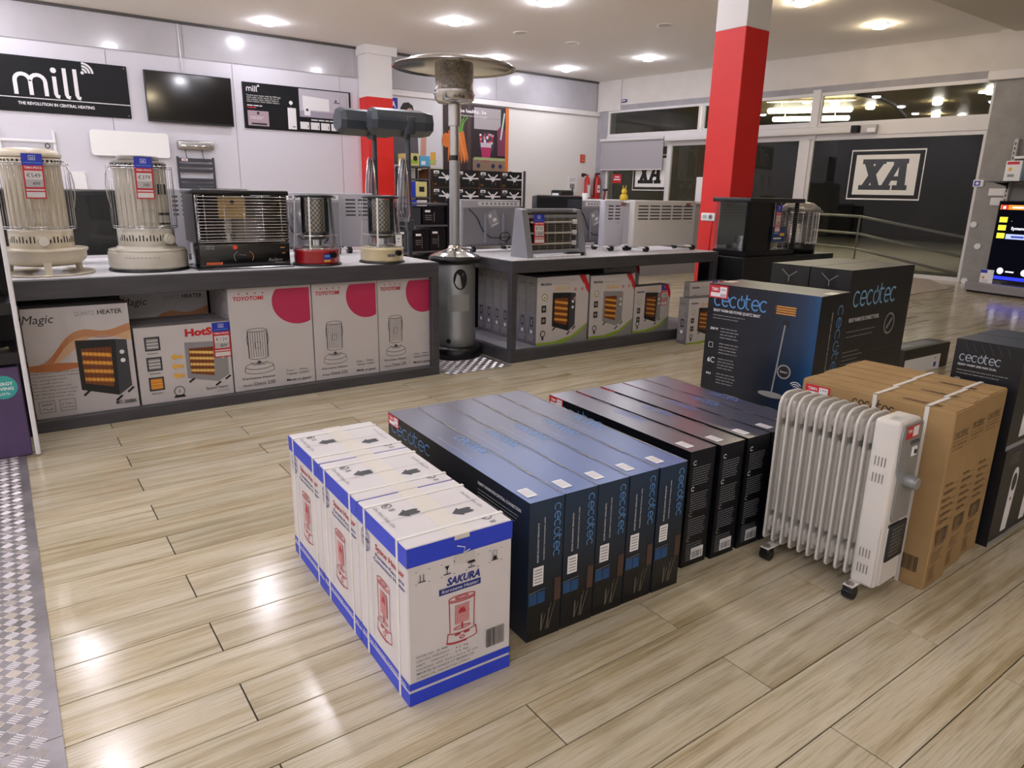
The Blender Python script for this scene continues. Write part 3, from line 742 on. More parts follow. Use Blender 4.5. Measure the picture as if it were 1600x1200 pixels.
def slim_rows():
    pos = [(1.164,1.497,-2.4),(1.298,1.493,-2.4),(1.432,1.489,-2.4),(1.567,1.485,-2.4),(1.702,1.478,-2.4)]
    ordn = ['first', 'second', 'third', 'fourth', 'fifth']; t = None
    for i, (x, y, r) in enumerate(pos):
        lab = 'navy slim heater carton, %s in its row from the white kerosene heater cartons' % ordn[i]
        if t is None:
            t = slim_carton(.129, 1.033, .476, False, lab, 'navy slim heater cartons'); t.location = (x, y, 0); t.rotation_euler.z = math.radians(r)
        else: dup(t, (x, y, 0), math.radians(r), lab)
    pos = [(1.922,1.533,-2.2),(2.073,1.517,-2.0),(2.228,1.512,-1.9),(2.370,1.506,-2.0),(2.508,1.502,-2.0)]; t = None
    for i, (x, y, r) in enumerate(pos):
        lab = 'dark slim heater carton, %s in its row counted from the navy cartons' % ordn[i]
        if t is None:
            t = slim_carton(.133, .862, .470, True, lab, 'dark slim heater cartons'); t.location = (x, y, 0); t.rotation_euler.z = math.radians(r)
        else: dup(t, (x, y, 0), math.radians(r), lab)
slim_rows()

def quartz_carton():
    W, D, H = .318, .63, .905
    t = thing('heater_carton', 'tall dark blue carton picturing a glowing standing lamp heater with light blue lettering', 'carton', (3.2, 1.857, 0), math.radians(5.46))
    fm = grad('night print', 'Y', [(0, '#1a4a78'), (.12, '#16304e'), (.4, '#151c2c'), (1, '#0d111a')], .3)
    b = MB(); b.box(0, 0, 0, W, D, H, fm, mats=[fm, pm('carton top slate', '#4a4c52', .35), DARK_F, DARK_F, DARK_F, fm]); b.build('carton_body', t)  # top face is a lighter grey than the sides
    b = MB(); d = Dec(b, (0,D,0), (0,-1,0), (0,0,1)); X = lambda y: D-y
    d.logo_c(X(.59), .79, .055, PCY, .13, 0, .315/(.055*7.6))
    d.text('READY WARM 4200 POWER QUARTZ SMART', X(.59), .757, .016, PW, w=.28, bold=.01); d.lines(X(.59), .735, .2, 2, .016, .004, PG)
    # heater picture
    am = pm('amber glow print', '#c98a3a', .5); 
    d.rect(X(.235), .81, X(.13), .835, pm('dim amber print', '#4a3420')); 
    for i in range(4): d.rect(X(.225), .792+.012*i, X(.12), .799+.012*i, am)
    d.rect(X(.18), .73, X(.15), .765, PK); d.stroke([(X(.168), .74), (X(.2), .37)], .008, PG)
    d.disc(X(.2), .365, .075, PG, 24, .016); d.disc(X(.145), .5, .038, PG, 20); d.disc(X(.145), .5, .03, PK, 20); d.text('Smart', X(.145), .494, .012, PW, w=.04, center=True)
    for i in range(3): d.arc(X(.075), .425, .012+.011*i, .6, 2.5, .004, PW, 8)
    for i in range(4):
        yy = .655-.085*i
        if i == 0: d.text('2000 W', X(.6), yy, .014, PW, w=.05, bold=.02)
        elif i == 1: d.frame(X(.6), yy-.015, X(.575), yy+.012, .003, PW)
        elif i == 2: d.text('6', X(.6), yy-.014, .026, PW, bold=.03); d.arc(X(.565), yy, .014, .8, 5.5, .004, PW)
        else: d.text('IP65', X(.6), yy, .012, PW, w=.03, bold=.02)
        d.lines(X(.535), yy+.01, .12, 4, .017, .005, PG, .2, i)
    d = Dec(b, (0,0,0), (1,0,0), (0,0,1)); d.logo_c(W*.62, H*.93, W*.17, PCY, .13, -PI/2, 1.0)
    d.text('READY WARM 4200 POWER QUARTZ SMART', W*.42, H*.9, .012, PW, w=.32, rot=-PI/2); d.lines(W*.1, H*.3, W*.7, 7, .02, .005, PG)
    d.rect(W*.25, H*.47, W*.8, H*.53, pm('dim amber print', '#4a3420')); 
    d = Dec(b, (0,0,H), (1,0,0), (0,1,0)); d.stroke([(W*.5, 0), (W*.5, D)], .006, DARK_F); d.rect(W*.35, 0, W*.65, .05, TAPE); d.rect(W*.35, D-.06, W*.65, D, TAPE)
    b.build('printed_artwork', t)
    price_sticker(t, (0, D-.003, H-.075), (0,-1,0), (0,0,1), .115, .07)
quartz_carton()

def tower_cartons():
    W, D, H = .783, .248, .98
    tm = noisy('mottled grey top', '#3c3c3e', '#55534f', 8, .4); bm_ = noisy('black carton', '#0d0e10', '#17181a', 5, .45)  # tops are a mottled grey, lighter than the black sides
    def one(label, front):
        t = thing('towel_rail_carton', label, 'carton', group='large black heater cartons')
        b = MB(); b.box(0, 0, 0, W, D, H, bm_, mats=[bm_, tm, bm_, bm_, bm_, bm_]); b.build('carton_body', t)
        b = MB(); d = Dec(b, (0,0,0), (1,0,0), (0,0,1))
        d.logo_c(.06, .77, .085, pm('logo pale blue', '#7fb2d8', .4), .13, 0, .52/(.085*7.6))
        d.text('READY WARM 7150 CONNECT TOWEL', .04, .68, .024, PW, w=.36, bold=.02); d.lines(.03, .62, .35, 2, .03, .006, PG)
        d.arc(.55, .63, .062, 0, 2*PI, .012, PG, 20); d.stroke([(.52, .6), (.58, .66)], .02, PG); d.lines(.02, .5, .26, 7, .024, .006, PG, .3, 2); d.lines(.02, .28, .2, 5, .024, .006, PG, .3, 6)
        d.frame(.3, .1, .7, .48, .004, DGREY)
        d = Dec(b, (0,D,0), (0,-1,0), (0,0,1)); d.rect(D*.4, H-.2, D*.62, H, BLACK)
        d.stroke([(.07, H-.03), (.12, H-.07), (.17, H-.035)], .004, PG); d.stroke([(.12, H-.07), (.12, H-.1)], .004, PG)
        d = Dec(b, (0,0,H), (1,0,0), (0,1,0)); d.stroke([(0, D*.5), (W, D*.5)], .005, BLACK)
        b.build('printed_artwork', t); return t
    r = math.radians(1.91); t = one('large black carton with pale blue lettering on its uncovered broad face', True); t.location = (3.858, 2.080, 0); t.rotation_euler.z = r
    dup(t, (3.858-math.sin(r)*.254, 2.080+math.cos(r)*.254, 0), r, 'large black carton pressed behind the lettered one of the same size')
    t = thing('heater_carton', 'narrow black carton upright beside the large black cartons', 'carton', (4.68, 2.2, 0), 0)
    b = MB(); b.rbox(0, 0, 0, .16, .34, .71, .003, bm_, 1); b.build('carton_body', t)
    b = MB(); d = Dec(b, (0,0,0), (1,0,0), (0,0,1)); d.logo_c(.05, .68, .03, PG, .12, -PI/2, 1.1); d.text('READY WARM', .03, .62, .01, PG, w=.24, rot=-PI/2); d.lines(.03, .3, .1, 6, .02, .005, PG); b.build('printed_artwork', t)
    # low box with a white appliance picture
    t = thing('appliance_carton', 'low brown-black carton with a white appliance picture on its side', 'carton', (5.747, 2.572, 0), math.radians(-1.86))
    W, D, H = .739, .185, .21; bb = pm('brown black card', '#2a241f', .5)
    b = MB(); b.rbox(0, 0, 0, W, D, H, .003, bb, 1); b.build('carton_body', t)
    b = MB(); d = Dec(b, (0,0,0), (1,0,0), (0,0,1)); d.rect(.02, .0, .6, .125, PW); d.rect(.5, .02, .54, .06, PB); d.rect(.5, .09, .53, .1, PG)
    d = Dec(b, (0,0,H), (1,0,0), (0,1,0)); d.rect(.05, .04, .6, .15, DGREY); d.rect(.1, .08, .25, .1, PG); b.build('printed_artwork', t)
tower_cartons()

def kraft_cartons():
    W, D, H = .176, .556, .673
    km = noisy('kraft card', '#9a7d55', '#a5885f', 6, .8, spec=.2); kp = pm('kraft print', '#2c2118', .7); kq = pm('kraft soft print', '#5d4529', .75)
    t = thing('radiator_carton', 'x', 'carton', group='kraft radiator cartons')
    b = MB(); b.rbox(0, 0, 0, W, D, H, .003, km, 1)
    b.build('carton_body', t)
    b = MB(); b.box(.004, .004, H, W*.47, D-.004, H+.004, km); b.box(W*.53, .004, H, W-.004, D-.004, H+.0035, km)
    b.build('top_flaps', t)
    b = MB(); d = Dec(b, (0,D,0), (0,-1,0), (0,0,1)); X = lambda y: D-y
    d.logo_c(X(.352), .605, .038, kp, .11, 0, .155/(.038*7.6)); d.rect(X(.36), .575, X(.14), .5775, kp); d.lines(X(.36), .55, .2, 3, .015, .004, kq)
    d.barcode(X(.12), .06, .09, .06, kp, 4); d.lines(X(.5), .3, .3, 6, .02, .005, kq)
    d = Dec(b, (0,0,0), (1,0,0), (0,0,1))
    d.logo_c(.02, .575, .022, kp, .12, 0, .12/(.022*7.6)); d.rect(.02, .562, .14, .5635, kp); d.text('READY WARM 9000 TOUCH', .02, .545, .009, kp, w=.12); d.text('ELECTRIC RADIATOR', .02, .53, .008, kq, w=.09)
    for i in range(6):
        d.lines(.02+.004*(i % 2), .40-.028*i, .1, 1, .01, .006, kq, .4, i); d.rect(.02, .395-.028*i, .14, .3965-.028*i, kq)
    d.rect(.025, .18, .12, .225, km); d.barcode(.025, .175, .1, .055, kp, 7); d.rect(.03, .166, .11, .169, kq)
    d.lines(.02, .14, .1, 4, .012, .003, kq, .3, 4); d.lines(.02, .08, .06, 6, .01, .003, kq, .3, 5)
    d = Dec(b, (0,0,H+.0045), (1,0,0), (0,1,0)); d.text('READY WARM', .12, .06, .014, kp, w=.1, rot=PI/2) if False else None
    d = Dec(b, (0,D,H+.0045), (0,-1,0), (1,0,0)); d.barcode(D-.19, .02, .13, .03, kq, 8)
    b.build('printed_artwork', t)
    for yy in (.085, .265):
        b = MB(); e = .0022
        for q in ((-e, yy, 0, W, yy+.014, .0008), (-e, yy, H+.004, W+.001, yy+.014, H+.007), (-e, yy, 0, 0, yy+.014, H+.007), (W, yy, 0, W+.001, yy+.014, H+.007)): b.box(*q, STRAP)
        b.build('strap', t)
    r = math.radians(2.1)
    labs = ['kraft radiator carton directly behind the white oil radiator', 'middle one of the three kraft radiator cartons', 'kraft radiator carton next to the tall black fan heater boxes']
    for i in range(3):
        p = (2.536+math.cos(r)*.1795*i, .936+math.sin(r)*.1795*i+(.0, .012, .02)[i], 0)
        if i == 0:
            t.location = p; t.rotation_euler.z = r; t['label'] = labs[0]
        else: dup(t, p, r, labs[i])
    price_sticker(t, (0, D-.015, H-.06), (0,-1,0), (0,0,1), .1, .045)
kraft_cartons()

def fan_heater_boxes():
    W, D, H = .198, .245, .414
    bm_ = noisy('dark box card', '#0b0d12', '#131620', 4, .4); top = pm('box top blue grey', '#2c3a4c', .25)
    t = thing('fan_heater_box', 'x', 'carton', group='black fan heater boxes')
    b = MB(); b.box(0, 0, 0, W, D, H, bm_, mats=[bm_, top, bm_, bm_, bm_, bm_]); b.build('carton_body', t)
    b = MB(); d = Dec(b, (0,D,0), (0,-1,0), (0,0,1))
    d.logo_c(.022, .328, .026, pm('logo silver', '#aab4c0', .4), .12, 0, .15/(.026*7.6)); d.text('READY WARM 2000 MAX DUAL', .02, .308, .009, PW, w=.14); d.lines(.02, .288, .19, 2, .013, .003, PG)
    for a, c in ((.018, .24), (.018, .2), (.12, .235), (.12, .18)): d.lines(a, c, .07, 3, .011, .003, DGREY); d.rect(a, c+.012, a+.02, c+.018, PG)
    for i in range(6): d.stroke([(.03+.03*i, .41), (.05+.03*i, .37)], .002, DGREY)
    d = Dec(b, (0,0,0), (1,0,0), (0,0,1))
    pts = [(W*.55, .04), (W*.83, .04), (W*.93, .25)]+[(W*(.76+.17*math.cos(a)), .27+.05*math.sin(a)) for a in [i*PI/8 for i in range(9)]]+[(W*.585, .25)]
    d.poly(pts, PW); d.disc(W*.76, .255, W*.12, PK, 18, .04); d.disc(W*.745, .18, .008, PK, 10)
    d.lines(W*.3, .385, .1, 4, .012, .003, PG); d.rect(0, .0, W, .02, PG)
    b.build('printed_artwork', t)
    x0, y0 = 3.105, .945
    labs = ['lower black fan heater box beside the kraft cartons', 'lower black fan heater box away from the kraft cartons', 'upper black fan heater box with lettered side above the kraft cartons', 'upper black fan heater box away from the kraft cartons']
    for i, (a, z) in enumerate(((0, 0), (.203, 0), (0, H+.001), (.204, H+.001))):
        p = (x0+a, y0+.004*i, z)
        if i == 0: t.location = p; t['label'] = labs[0]
        else: dup(t, p, 0, labs[i])
fan_heater_boxes()

# ================================================================== OIL RADIATOR
def radiator():
    en = pm('radiator enamel', '#cdc9c2', .28, coat=.3)
    t = thing('oil_radiator', 'white ten-fin oil radiator on casters in front of the kraft cartons', 'radiator', (2.30, 1.035, 0), math.radians(1.5))
    W, z0, z1 = .158, .068, .658; hh = z1-z0
    f = MB(); r = .05
    out = []
    for cx, cz, a0 in ((W-r, z1-r, 0), (r, z1-r, PI/2), (.014, z0+.014, PI), (W-.014, z0+.014, 1.5*PI)):
        rr = r if cz > .3 else .014
        for i in range(6): a = a0+PI/2*i/5; out.append((cx+rr*math.cos(a), cz+rr*math.sin(a)))
    f.prism(out, (0,-.0015,0), (1,0,0), (0,0,1), (0,.003,0), en)
    rim = [(x, -.0, z) for x, z in out]
    f.tube([(x, 0, z) for x, z in out], .0055, en, 6, True)
    for k in range(3):
        x = .03+.037*k; f.rbox(x, -.0145, z0+.105, x+.027, .0145, z1-.125, .0125, en, 3)
    f.rbox(.02, -.012, z1-.105, W-.02, .012, z1-.02, .011, en, 2); f.rbox(.02, -.012, z0+.02, W-.02, .012, z0+.09, .011, en, 2)
    fin = f.build('fin', t); fin.location = (0, .402, 0)
    for i in range(1, 10):
        c = fin.copy(); COL.objects.link(c); c.parent = t; c.location = (0, .402-.0365*i, 0)
    for z, nm in ((z1-.065, 'upper_header'), (z0+.055, 'lower_header')):
        b = MB(); prof = []
        for i in range(10):
            y = .402-.0365*i; b.lathe([(.026, -.018), (.032, -.010), (.034, 0), (.032, .010), (.026, .018)], en, 16, (0,0,0))
        b = MB()
        pts = []
        for i in range(10):
            y = .402-.0365*i
            for dy, rr in ((.018, .028), (.009, .038), (0, .04), (-.009, .038), (-.0182, .028)): pts.append((y+dy, rr))
        n = 18; vs = []; fs = []
        for y, rr in pts:
            for k in range(n): a = 2*PI*k/n; vs.append((W/2+rr*1.5*math.cos(a), y, z+rr*math.sin(a)))
        for j in range(len(pts)-1):
            for k in range(n): fs.append((j*n+k, j*n+(k+1) % n, (j+1)*n+(k+1) % n, (j+1)*n+k))
        b.add(vs, fs, en, True); b.build(nm, t)
    # control housing
    hs = pm('housing plastic', '#d5d1cb', .35); sv = pm('silver panel', '#9a9c9c', .35, .4)
    b = MB(); b.rbox(-.004, -.035, .05, .152, .052, .662, .014, hs, 3); h = b.build('control_housing', t)
    b = MB()
    d = Dec(b, (-.004, .052, 0), (0,-1,0), (0,0,1), .0006)
    for zz in (.50, .44, .16, .10):
        for k in range(4): d.rect(.022+.011*k, zz, .0255+.011*k, zz+.033, pm('vent slot', '#7c776f', .8))
    d.stroke([(.08, .05), (.08, .29), (.0, .29)] if False else [(.081, .06), (.081, .285)], .0014, PG)
    b.build('vent_slots', h)
    b = MB(); b.prism([(.012,.652),(.14,.652),(.148,.64),(.148,.3),(.04,.3),(.03,.315),(.03,.46),(.012,.49),(.005,.6)], (0,-.036,0), (1,0,0), (0,0,1), (0,-.006,0), sv); b.build('control_panel', h)
    b = MB(); b.rbox(.03, -.046, .15, .15, -.034, .29, .004, pm('panel black', '#1b1f22', .35), 2)
    d = Dec(b, (.03, -.046, .15), (1,0,0), (0,0,1)); d.lines(.012, .12, .09, 8, .014, .003, PG); b.build('cord_cover', h)
    b = MB(); b.prism([(.025,.06),(.152,.06),(.152,.30),(.115,.31),(.1,.28),(.025,.28)], (0,-.0352,0), (1,0,0), (0,0,1), (0,-.004,0), hs); b.build('lower_cover', h)
    b = MB(); b.cyl((.088, -.041, .445), (.088, -.075, .445), .024, sv, 20); b.cyl((.088, -.075, .445), (.088, -.082, .445), .02, sv, 20); b.build('knob', h)
    b = MB(); b.rbox(.09, -.046, .53, .125, -.04, .565, .004, PW, 1); b.rbox(.1, -.05, .54, .115, -.044, .556, .003, PK, 1); b.build('switch', h)
    b = MB(); b.rbox(.07, -.048, .575, .13, -.04, .59, .004, pm('dark slot', '#4a4f52', .4), 1); b.build('indicator', h)
    b = MB(); d = Dec(b, (.03, -.042, .60), (1,0,0), (0,0,1)); d.rect(0, 0, .09, .045, PR); d.rect(.045, .005, .085, .04, PW); d.text('TIMH', .006, .022, .012, PW, w=.032, bold=.02); b.build('price_sticker', h)
    b = MB(); d = Dec(b, (.03, -.01, .662), (1,0,0), (0,1,0)); d.rect(0, 0, .045, .03, pm('pale sticker', '#c7c9c8')); d.lines(.004, .02, .03, 2, .008, .003, PG); b.build('rating_sticker', h)
    # casters
    for yy in (.362, .03):
        b = MB(); b.rbox(-.052, yy-.019, .05, .205, yy+.019, .056, .0025, en, 1); b.cyl((-.036, yy, .05), (-.036, yy, .062), .014, STEELB, 12); b.cyl((.012, yy, .05), (.012, yy, .068), .006, STEELB, 8)
        br = b.build('caster_bracket', t)
        for xx in (-.03, .185):
            b = MB(); b.cyl((xx, yy-.018, .0235), (xx, yy+.018, .0235), .0235, BLACK, 18); b.rbox(xx-.02, yy-.02, .02, xx+.02, yy+.02, .049, .006, BLACK, 2); b.build('caster', br)
radiator()
# ================================================================== DISPLAY COUNTERS
LAM = noisy('grey laminate', '#3d3c40', '#4a494d', 3, .42, (1, 1, 9))
MATW = noisy('white counter mat', '#c9c8cc', '#e2e1e4', 26, .5, bump=.6)
def counter(label, x0, x1, y0, y1, H, slab, base, posts, ends):
    t = thing('display_counter', label, 'counter', (x0, y0, 0)); W, D = x1-x0, y1-y0
    b = MB(); b.rbox(0, 0, H-slab, W, D, H-.004, .003, LAM, 1); b.build('worktop', t)
    b = MB(); b.box(.02, .02, H-.004, W-.02, D-.02, H, MATW); b.build('counter_mat', t)
    b = MB(); b.rbox(0, 0, 0, W, .05, base, .002, LAM, 1); b.build('front_plinth', t)
    b = MB(); b.rbox(0, .05, 0, .05, D, base, .002, LAM, 1); b.build('end_plinth', t)
    b = MB(); b.box(.01, .051, base-.03, W-.01, D-.01, base-.004, pm('shelf board', '#9b9ba4', .5)); b.build('bottom_shelf', t)
    b = MB(); b.box(.05, D-.03, base-.004, W-.05, D, H-slab, BLACKM); b.build('back_panel', t)
    for px in posts:
        b = MB(); b.rbox(px, .0, base, px+.055, .055, H-slab, .002, LAM, 1); b.build('post', t)
    for px in ends:
        b = MB(); b.box(px, .06, base, px+.02, D-.03, H-slab, LAM); b.build('end_panel', t)
    return t
counter('grey laminate counter stocked with white kerosene heater cartons underneath', -.75, 2.615, 4.55, 5.75, .86, .11, .068, (3.365-.055,), (3.365-.02, 0))
counter('grey laminate counter with open side and green-edged heater cartons underneath', 3.285, 5.84, 4.55, 5.65, .84, .1, .1, (0, 2.5), ())
# floor clearance check for items on the counters
ZC1, ZC2 = .86, .84

# ---- little print helpers
def quartz_picture(d, x, y, W, H, body, glowm=PO, glow2=PY):
    """picture of a quartz heater in slight perspective"""
    P = lambda a, b: (x+W*a, y+H*b)
    d.poly([P(0,.16), P(.72,.0), P(.78,.94), P(0,.97)], body); d.poly([P(.72,.0), P(1,.14), P(1,.92), P(.78,.94)], DGREY if body is PK else PG)
    d.poly([P(.09,.26), P(.64,.15), P(.68,.82), P(.09,.83)], pm('ember print', '#7a3f1c', .5))
    for i in range(4):
        v = .3+.14*i; d.poly([P(.1,v), P(.66,v-.07), P(.66,v-.0), P(.1,v+.06)], glowm); d.poly([P(.1,v+.02), P(.66,v-.05), P(.66,v-.02), P(.1,v+.04)], glow2)
    for i in range(7): d.stroke([P(.14+.08*i, .24), P(.15+.08*i, .83)], W*.006, PK)
    d.disc(x+W*.88, y+H*.72, W*.05, PW, 12); d.disc(x+W*.88, y+H*.58, W*.05, PW, 12)
    for a, b_ in ((.08, .1), (.7, -.05), (.95, .07)): d.stroke([P(a-.05, b_-.04), P(a+.08, b_+.04)], W*.05, PK)
def price_tag(t, o, u, v, w=.075, h=.18, price='379', low='340', name='price_tag'):
    """hanging price card: blue head, red frame, white and grey fields"""
    b = MB(); o, u, v = Vector(o), Vector(u).normalized(), Vector(v).normalized(); n = u.cross(v)
    b.add([o, o+u*w, o+u*w+v*h, o+v*h, o-n*.0012, o+u*w-n*.0012, o+u*w+v*h-n*.0012, o+v*h-n*.0012], [(0,1,2,3),(7,6,5,4),(0,4,5,1),(1,5,6,2),(2,6,7,3),(3,7,4,0)], PR)
    d = Dec(b, o, u, v, .0006); d.rect(0, h*.74, w, h, PB); d.frame(w*.35, h*.86, w*.65, h*.95, w*.03, PW); d.text('XA', w*.5, h*.88, h*.045, PW, w=w*.2, center=True, bold=.02); d.rect(w*.08, h*.79, w*.92, h*.805, PCY)
    d.text('TIMH-PRICE', w*.08, h*.665, h*.05, PW, w=w*.84, bold=.02); d.rect(w*.08, h*.26, w*.92, h*.62, pm('tag white', '#d9d6d4')); d.rect(w*.08, h*.26, w*.92, h*.43, pm('tag grey', '#b5b3b3'))
    d.text('\u20ac'+price, w*.16, h*.47, h*.1, PK, w=w*.66); d.text(low, w*.4, h*.3, h*.08, PK, w=w*.36); d.rect(w*.06, h*.03, w*.94, h*.15, pm('tag white', '#d9d6d4')); d.rect(w*.06, h*.18, w*.94, h*.215, pm('tag white', '#d9d6d4'))
    return b.build(name, t)

# ================================================================== CARTONS UNDER THE COUNTERS
def small_cartons():
    wc = pm('white card', '#c9c4c4', .5)
    # quartz heater cartons with orange wave print
    def magic():
        W, D, H = .522, .125, .63
        t = thing('heater_carton', 'x', 'carton', group='white quartz heater cartons with orange wave')
        b = MB(); b.box(0, 0, 0, W, D, H, wc, mats=[wc, pm('carton edge grey', '#8c8688', .6), wc, wc, wc, wc]); b.build('carton_body', t)
        b = MB(); d = Dec(b, (0,0,0), (1,0,0), (0,0,1)); om = pm('wave orange', '#b8703f', .5); ol = pm('wave pale', '#cfa982', .5)
        up = [(a, .30+.2*(1/(1+math.exp(-(a-.15)*28)))-.02*math.sin(max(0, a-.3)*18)) for a in [W*i/18 for i in range(19)]]; lo = [(a, .285+.15*(1/(1+math.exp(-(a-.2)*22)))+.025*math.sin(max(0, a-.25)*16)) for a in [W*(18-i)/18 for i in range(19)]]
        d.poly(up+lo, ol)
        for k in range(7):
            d.stroke([(a, b_-.004-.006*k*(1 if a > .05 else .2)) for a, b_ in up], .0035, om)
        d.poly([(0, .31), (.14, .315), (.3, .3), (.36, .315), (.3, .285), (.14, .265), (0, .275)], om)
        d.text('Magic', .0, .545, .05, PK, w=.15, shear=.25); d.text('QUARTZ', .25, .575, .025, PG, w=.1); d.text('HEATER', .365, .575, .027, PK, w=.125, bold=.015)
        quartz_picture(d, .235, .085, .26, .36, PK)
        for i, tx in enumerate(('Heater indicators, thermostat, overheat safety', 'Infra-quartz quartz heater 4 elements', 'Two setting adjustable', 'Tilt cutoff switch', 'With adjustable thermostat', 'Automatic safety tip over switch', 'High efficiency energy saving', 'Ideal for small sized rooms')):
            d.text(tx, .0, .26-.02*i, .0085, PK, w=.06+.005*len(tx))
        for xx in (.02, .12): d.frame(xx, .035, xx+.075, .1, .003, PK)
        d.text('2000W', .03, .075, .012, PK, w=.055); d.stroke([(.03, .05), (.045, .06), (.06, .048), (.085, .055)], .003, PK); d.text('2 Years', .13, .07, .012, PK, w=.055); d.text('Guarantee', .128, .05, .01, PK, w=.06)
        d.text('MC-200BK', .4, .03, .022, PK, w=.11, bold=.015)
        b.build('printed_artwork', t); return t
    labs = ['white quartz heater carton with orange wave print, its whole printed face uncovered', 'quartz heater carton directly behind the fully visible orange wave carton', 'quartz heater carton third in the stack behind the orange wave face', 'orange wave quartz heater carton peeking out above the smaller cartons']
    t = magic(); z = .066
    for i, p in enumerate(((.03, 4.612, z), (.02, 4.742, z), (.03, 4.872, z), (.57, 5.06, z))):
        if i == 0: t.location = p; t['label'] = labs[0]
        else: dup(t, p, 0, labs[i])
    # hotstar
    def hot():
        W, D, H = .54, .115, .475
        t = thing('heater_carton', 'x', 'carton', group='white cartons with red star lettering')
        b = MB(); b.box(0, 0, 0, W, D, H, wc, mats=[wc, pm('carton edge grey', '#8c8688', .6), wc, wc, wc, wc]); b.build('carton_body', t)
        b = MB(); d = Dec(b, (0,0,0), (1,0,0), (0,0,1)); d.text('HotStar', .28, .4, .045, PR, w=.25, bold=.05); 
        quartz_picture(d, .27, .09, .25, .28, pm('picture silver', '#8e8d92', .4), PY, pm('pale amber', '#e8cf8a'))
        for i in range(3): d.poly([(.2, .29-.06*i), (.255, .285-.06*i), (.255, .265-.06*i), (.2, .27-.06*i)], PY); d.poly([(.185, .28-.06*i), (.21, .3-.06*i), (.21, .255-.06*i)], PY)
        for i, m in enumerate((PG, PK, PO)):
            y = .33-.125*i; d.rect(.05, y, .135, y+.085, DGREY); d.rect(.06, y+.01, .125, y+.075, PG if i < 2 else PO)
            for k in range(3): d.rect(.06, y+.02+.02*k, .125, y+.024+.02*k, PW if i < 2 else PY)
            d.rect(.06, y-.02, .12, y-.014, PG)
        d.arc(.215, .06, .03, 0, 2*PI, .004, PK, 18); d.text('2', .215, .052, .018, PK, center=True); d.poly([(.18, .02), (.25, .02), (.24, .035), (.19, .035)], PK)
        d.text('Quartz Heater', .37, .045, .017, PK, w=.14); d.text('HT-313A', .44, .024, .012, PG, w=.07)
        b.build('printed_artwork', t); return t
    labs = ['white carton with red star lettering and a price card on its front', 'red star lettering carton directly behind the one with the price card', 'red star lettering carton third back from the one with the price card']
    t = hot()
    for i, p in enumerate(((.566, 4.612, z), (.55, 4.732, z), (.562, 4.852, z))):
        if i == 0: t.location = p; t['label'] = labs[0]
        else: dup(t, p, 0, labs[i])
    price_tag(t, (.44, -.003, .245), (1,.0,0), (0,0,1), .105, .225, '120', '89')
    # kerosene heater cartons with magenta disc
    def toyo():
        W, D, H = .478, .5, .68
        mg = pm('magenta print', '#b82c55', .5)
        t = thing('heater_carton', 'x', 'carton', group='white kerosene heater cartons with magenta disc')
        b = MB(); b.rbox(0, 0, 0, W, D, H, .004, pm('white card', '#c9c4c4'), 1); b.build('carton_body', t)
        b = MB(); d = Dec(b, (0,0,0), (1,0,0), (0,0,1)); cx, cy, r = W*.83, H*.845, .155
        pts = []
        for i in range(49):
            a = 2*PI*i/48; pts.append((min(cx+r*math.cos(a), W-.012), min(cy+r*math.sin(a)*1.0, H-.02)))
        d.poly(pts, mg)
        d.text('TOYOTOMI', .025, .598, .026, PR, w=.17, bold=.03, shear=.1)
        for xx in (.06, .107, .15, .193): d.disc(xx, .641, .005, PR, 8)
        # line drawing of the stove
        L_ = PG; K = pm('line grey', '#55535a', .5); x, y = .06, .12
        def ell(a, c, rx, ry, a0=0, a1=2*PI): d.arc(x+a, y+c, rx, a0, a1, .003, K, 18, ry)
        ell(.085, .28, .055, .012); ell(.085, .10, .056, .014, PI, 2*PI)
        for i in range(9): d.stroke([(x+.03+.0137*i, y+.275), (x+.031+.0135*i, y+.1)], .0025 if i not in (0, 8) else .006, K)
        d.frame(x+.068, y+.16, x+.1, y+.2, .003, K); d.stroke([(x+.03, y+.27), (x+.022, y+.22), (x+.03, y+.17)], .003, K); d.stroke([(x+.14, y+.27), (x+.148, y+.22), (x+.14, y+.17)], .003, K)
        ell(.085, .07, .05, .012, PI, 2*PI); d.disc(x+.085, y+.065, .012, K, 10); ell(.085, .04, .08, .022); ell(.085, .012, .085, .024, PI, 2*PI); d.stroke([(x+.005, y+.04), (x, y+.012)], .003, K); d.stroke([(x+.165, y+.04), (x+.17, y+.012)], .003, K); d.stroke([(x+.05, y+.05), (x+.12, y+.05)], .004, K)
        d.text('Kerosene Heater', .045, .075, .017, PK, w=.19); d.text('Model', .045, .03, .015, PK, w=.05); d.text('Omni 230', .105, .03, .026, PK, w=.125)
        d.text('Color    : White', .3, .098, .013, PK, w=.13); d.text('Capacity : 0.06kW', .3, .075, .013, PK, w=.14); d.text('Made in Japan', .3, .03, .017, PK, w=.15, bold=.01)
        d = Dec(b, (0,D,0), (0,-1,0), (0,0,1)); d.frame(.36, .6, .44, .66, .004, PK); d.disc(.3, .62, .012, PK)
        for i in range(4): d.rect(.4, .5-.1*i, .46, .505-.1*i, PK); d.rect(.42, .48-.1*i, .47, .485-.1*i, PK)
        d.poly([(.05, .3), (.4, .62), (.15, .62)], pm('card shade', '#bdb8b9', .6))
        b.build('printed_artwork', t); return t
    labs = ['white kerosene heater carton with magenta disc, next to the red star cartons', 'white kerosene heater carton with magenta disc, between two of its kind', 'white kerosene heater carton with magenta disc, against the counter end post']
    t = toyo()
    for i, (p, sx) in enumerate((((1.115, 4.602, z), 1.125), ((1.66, 4.606, z), 1.), ((2.145, 4.615, z), .935))):
        if i == 0: t.location = p; t['label'] = labs[0]; q = t
        else: q = dup(t, p, 0, labs[i])
        q.scale = (sx, 1, 1)
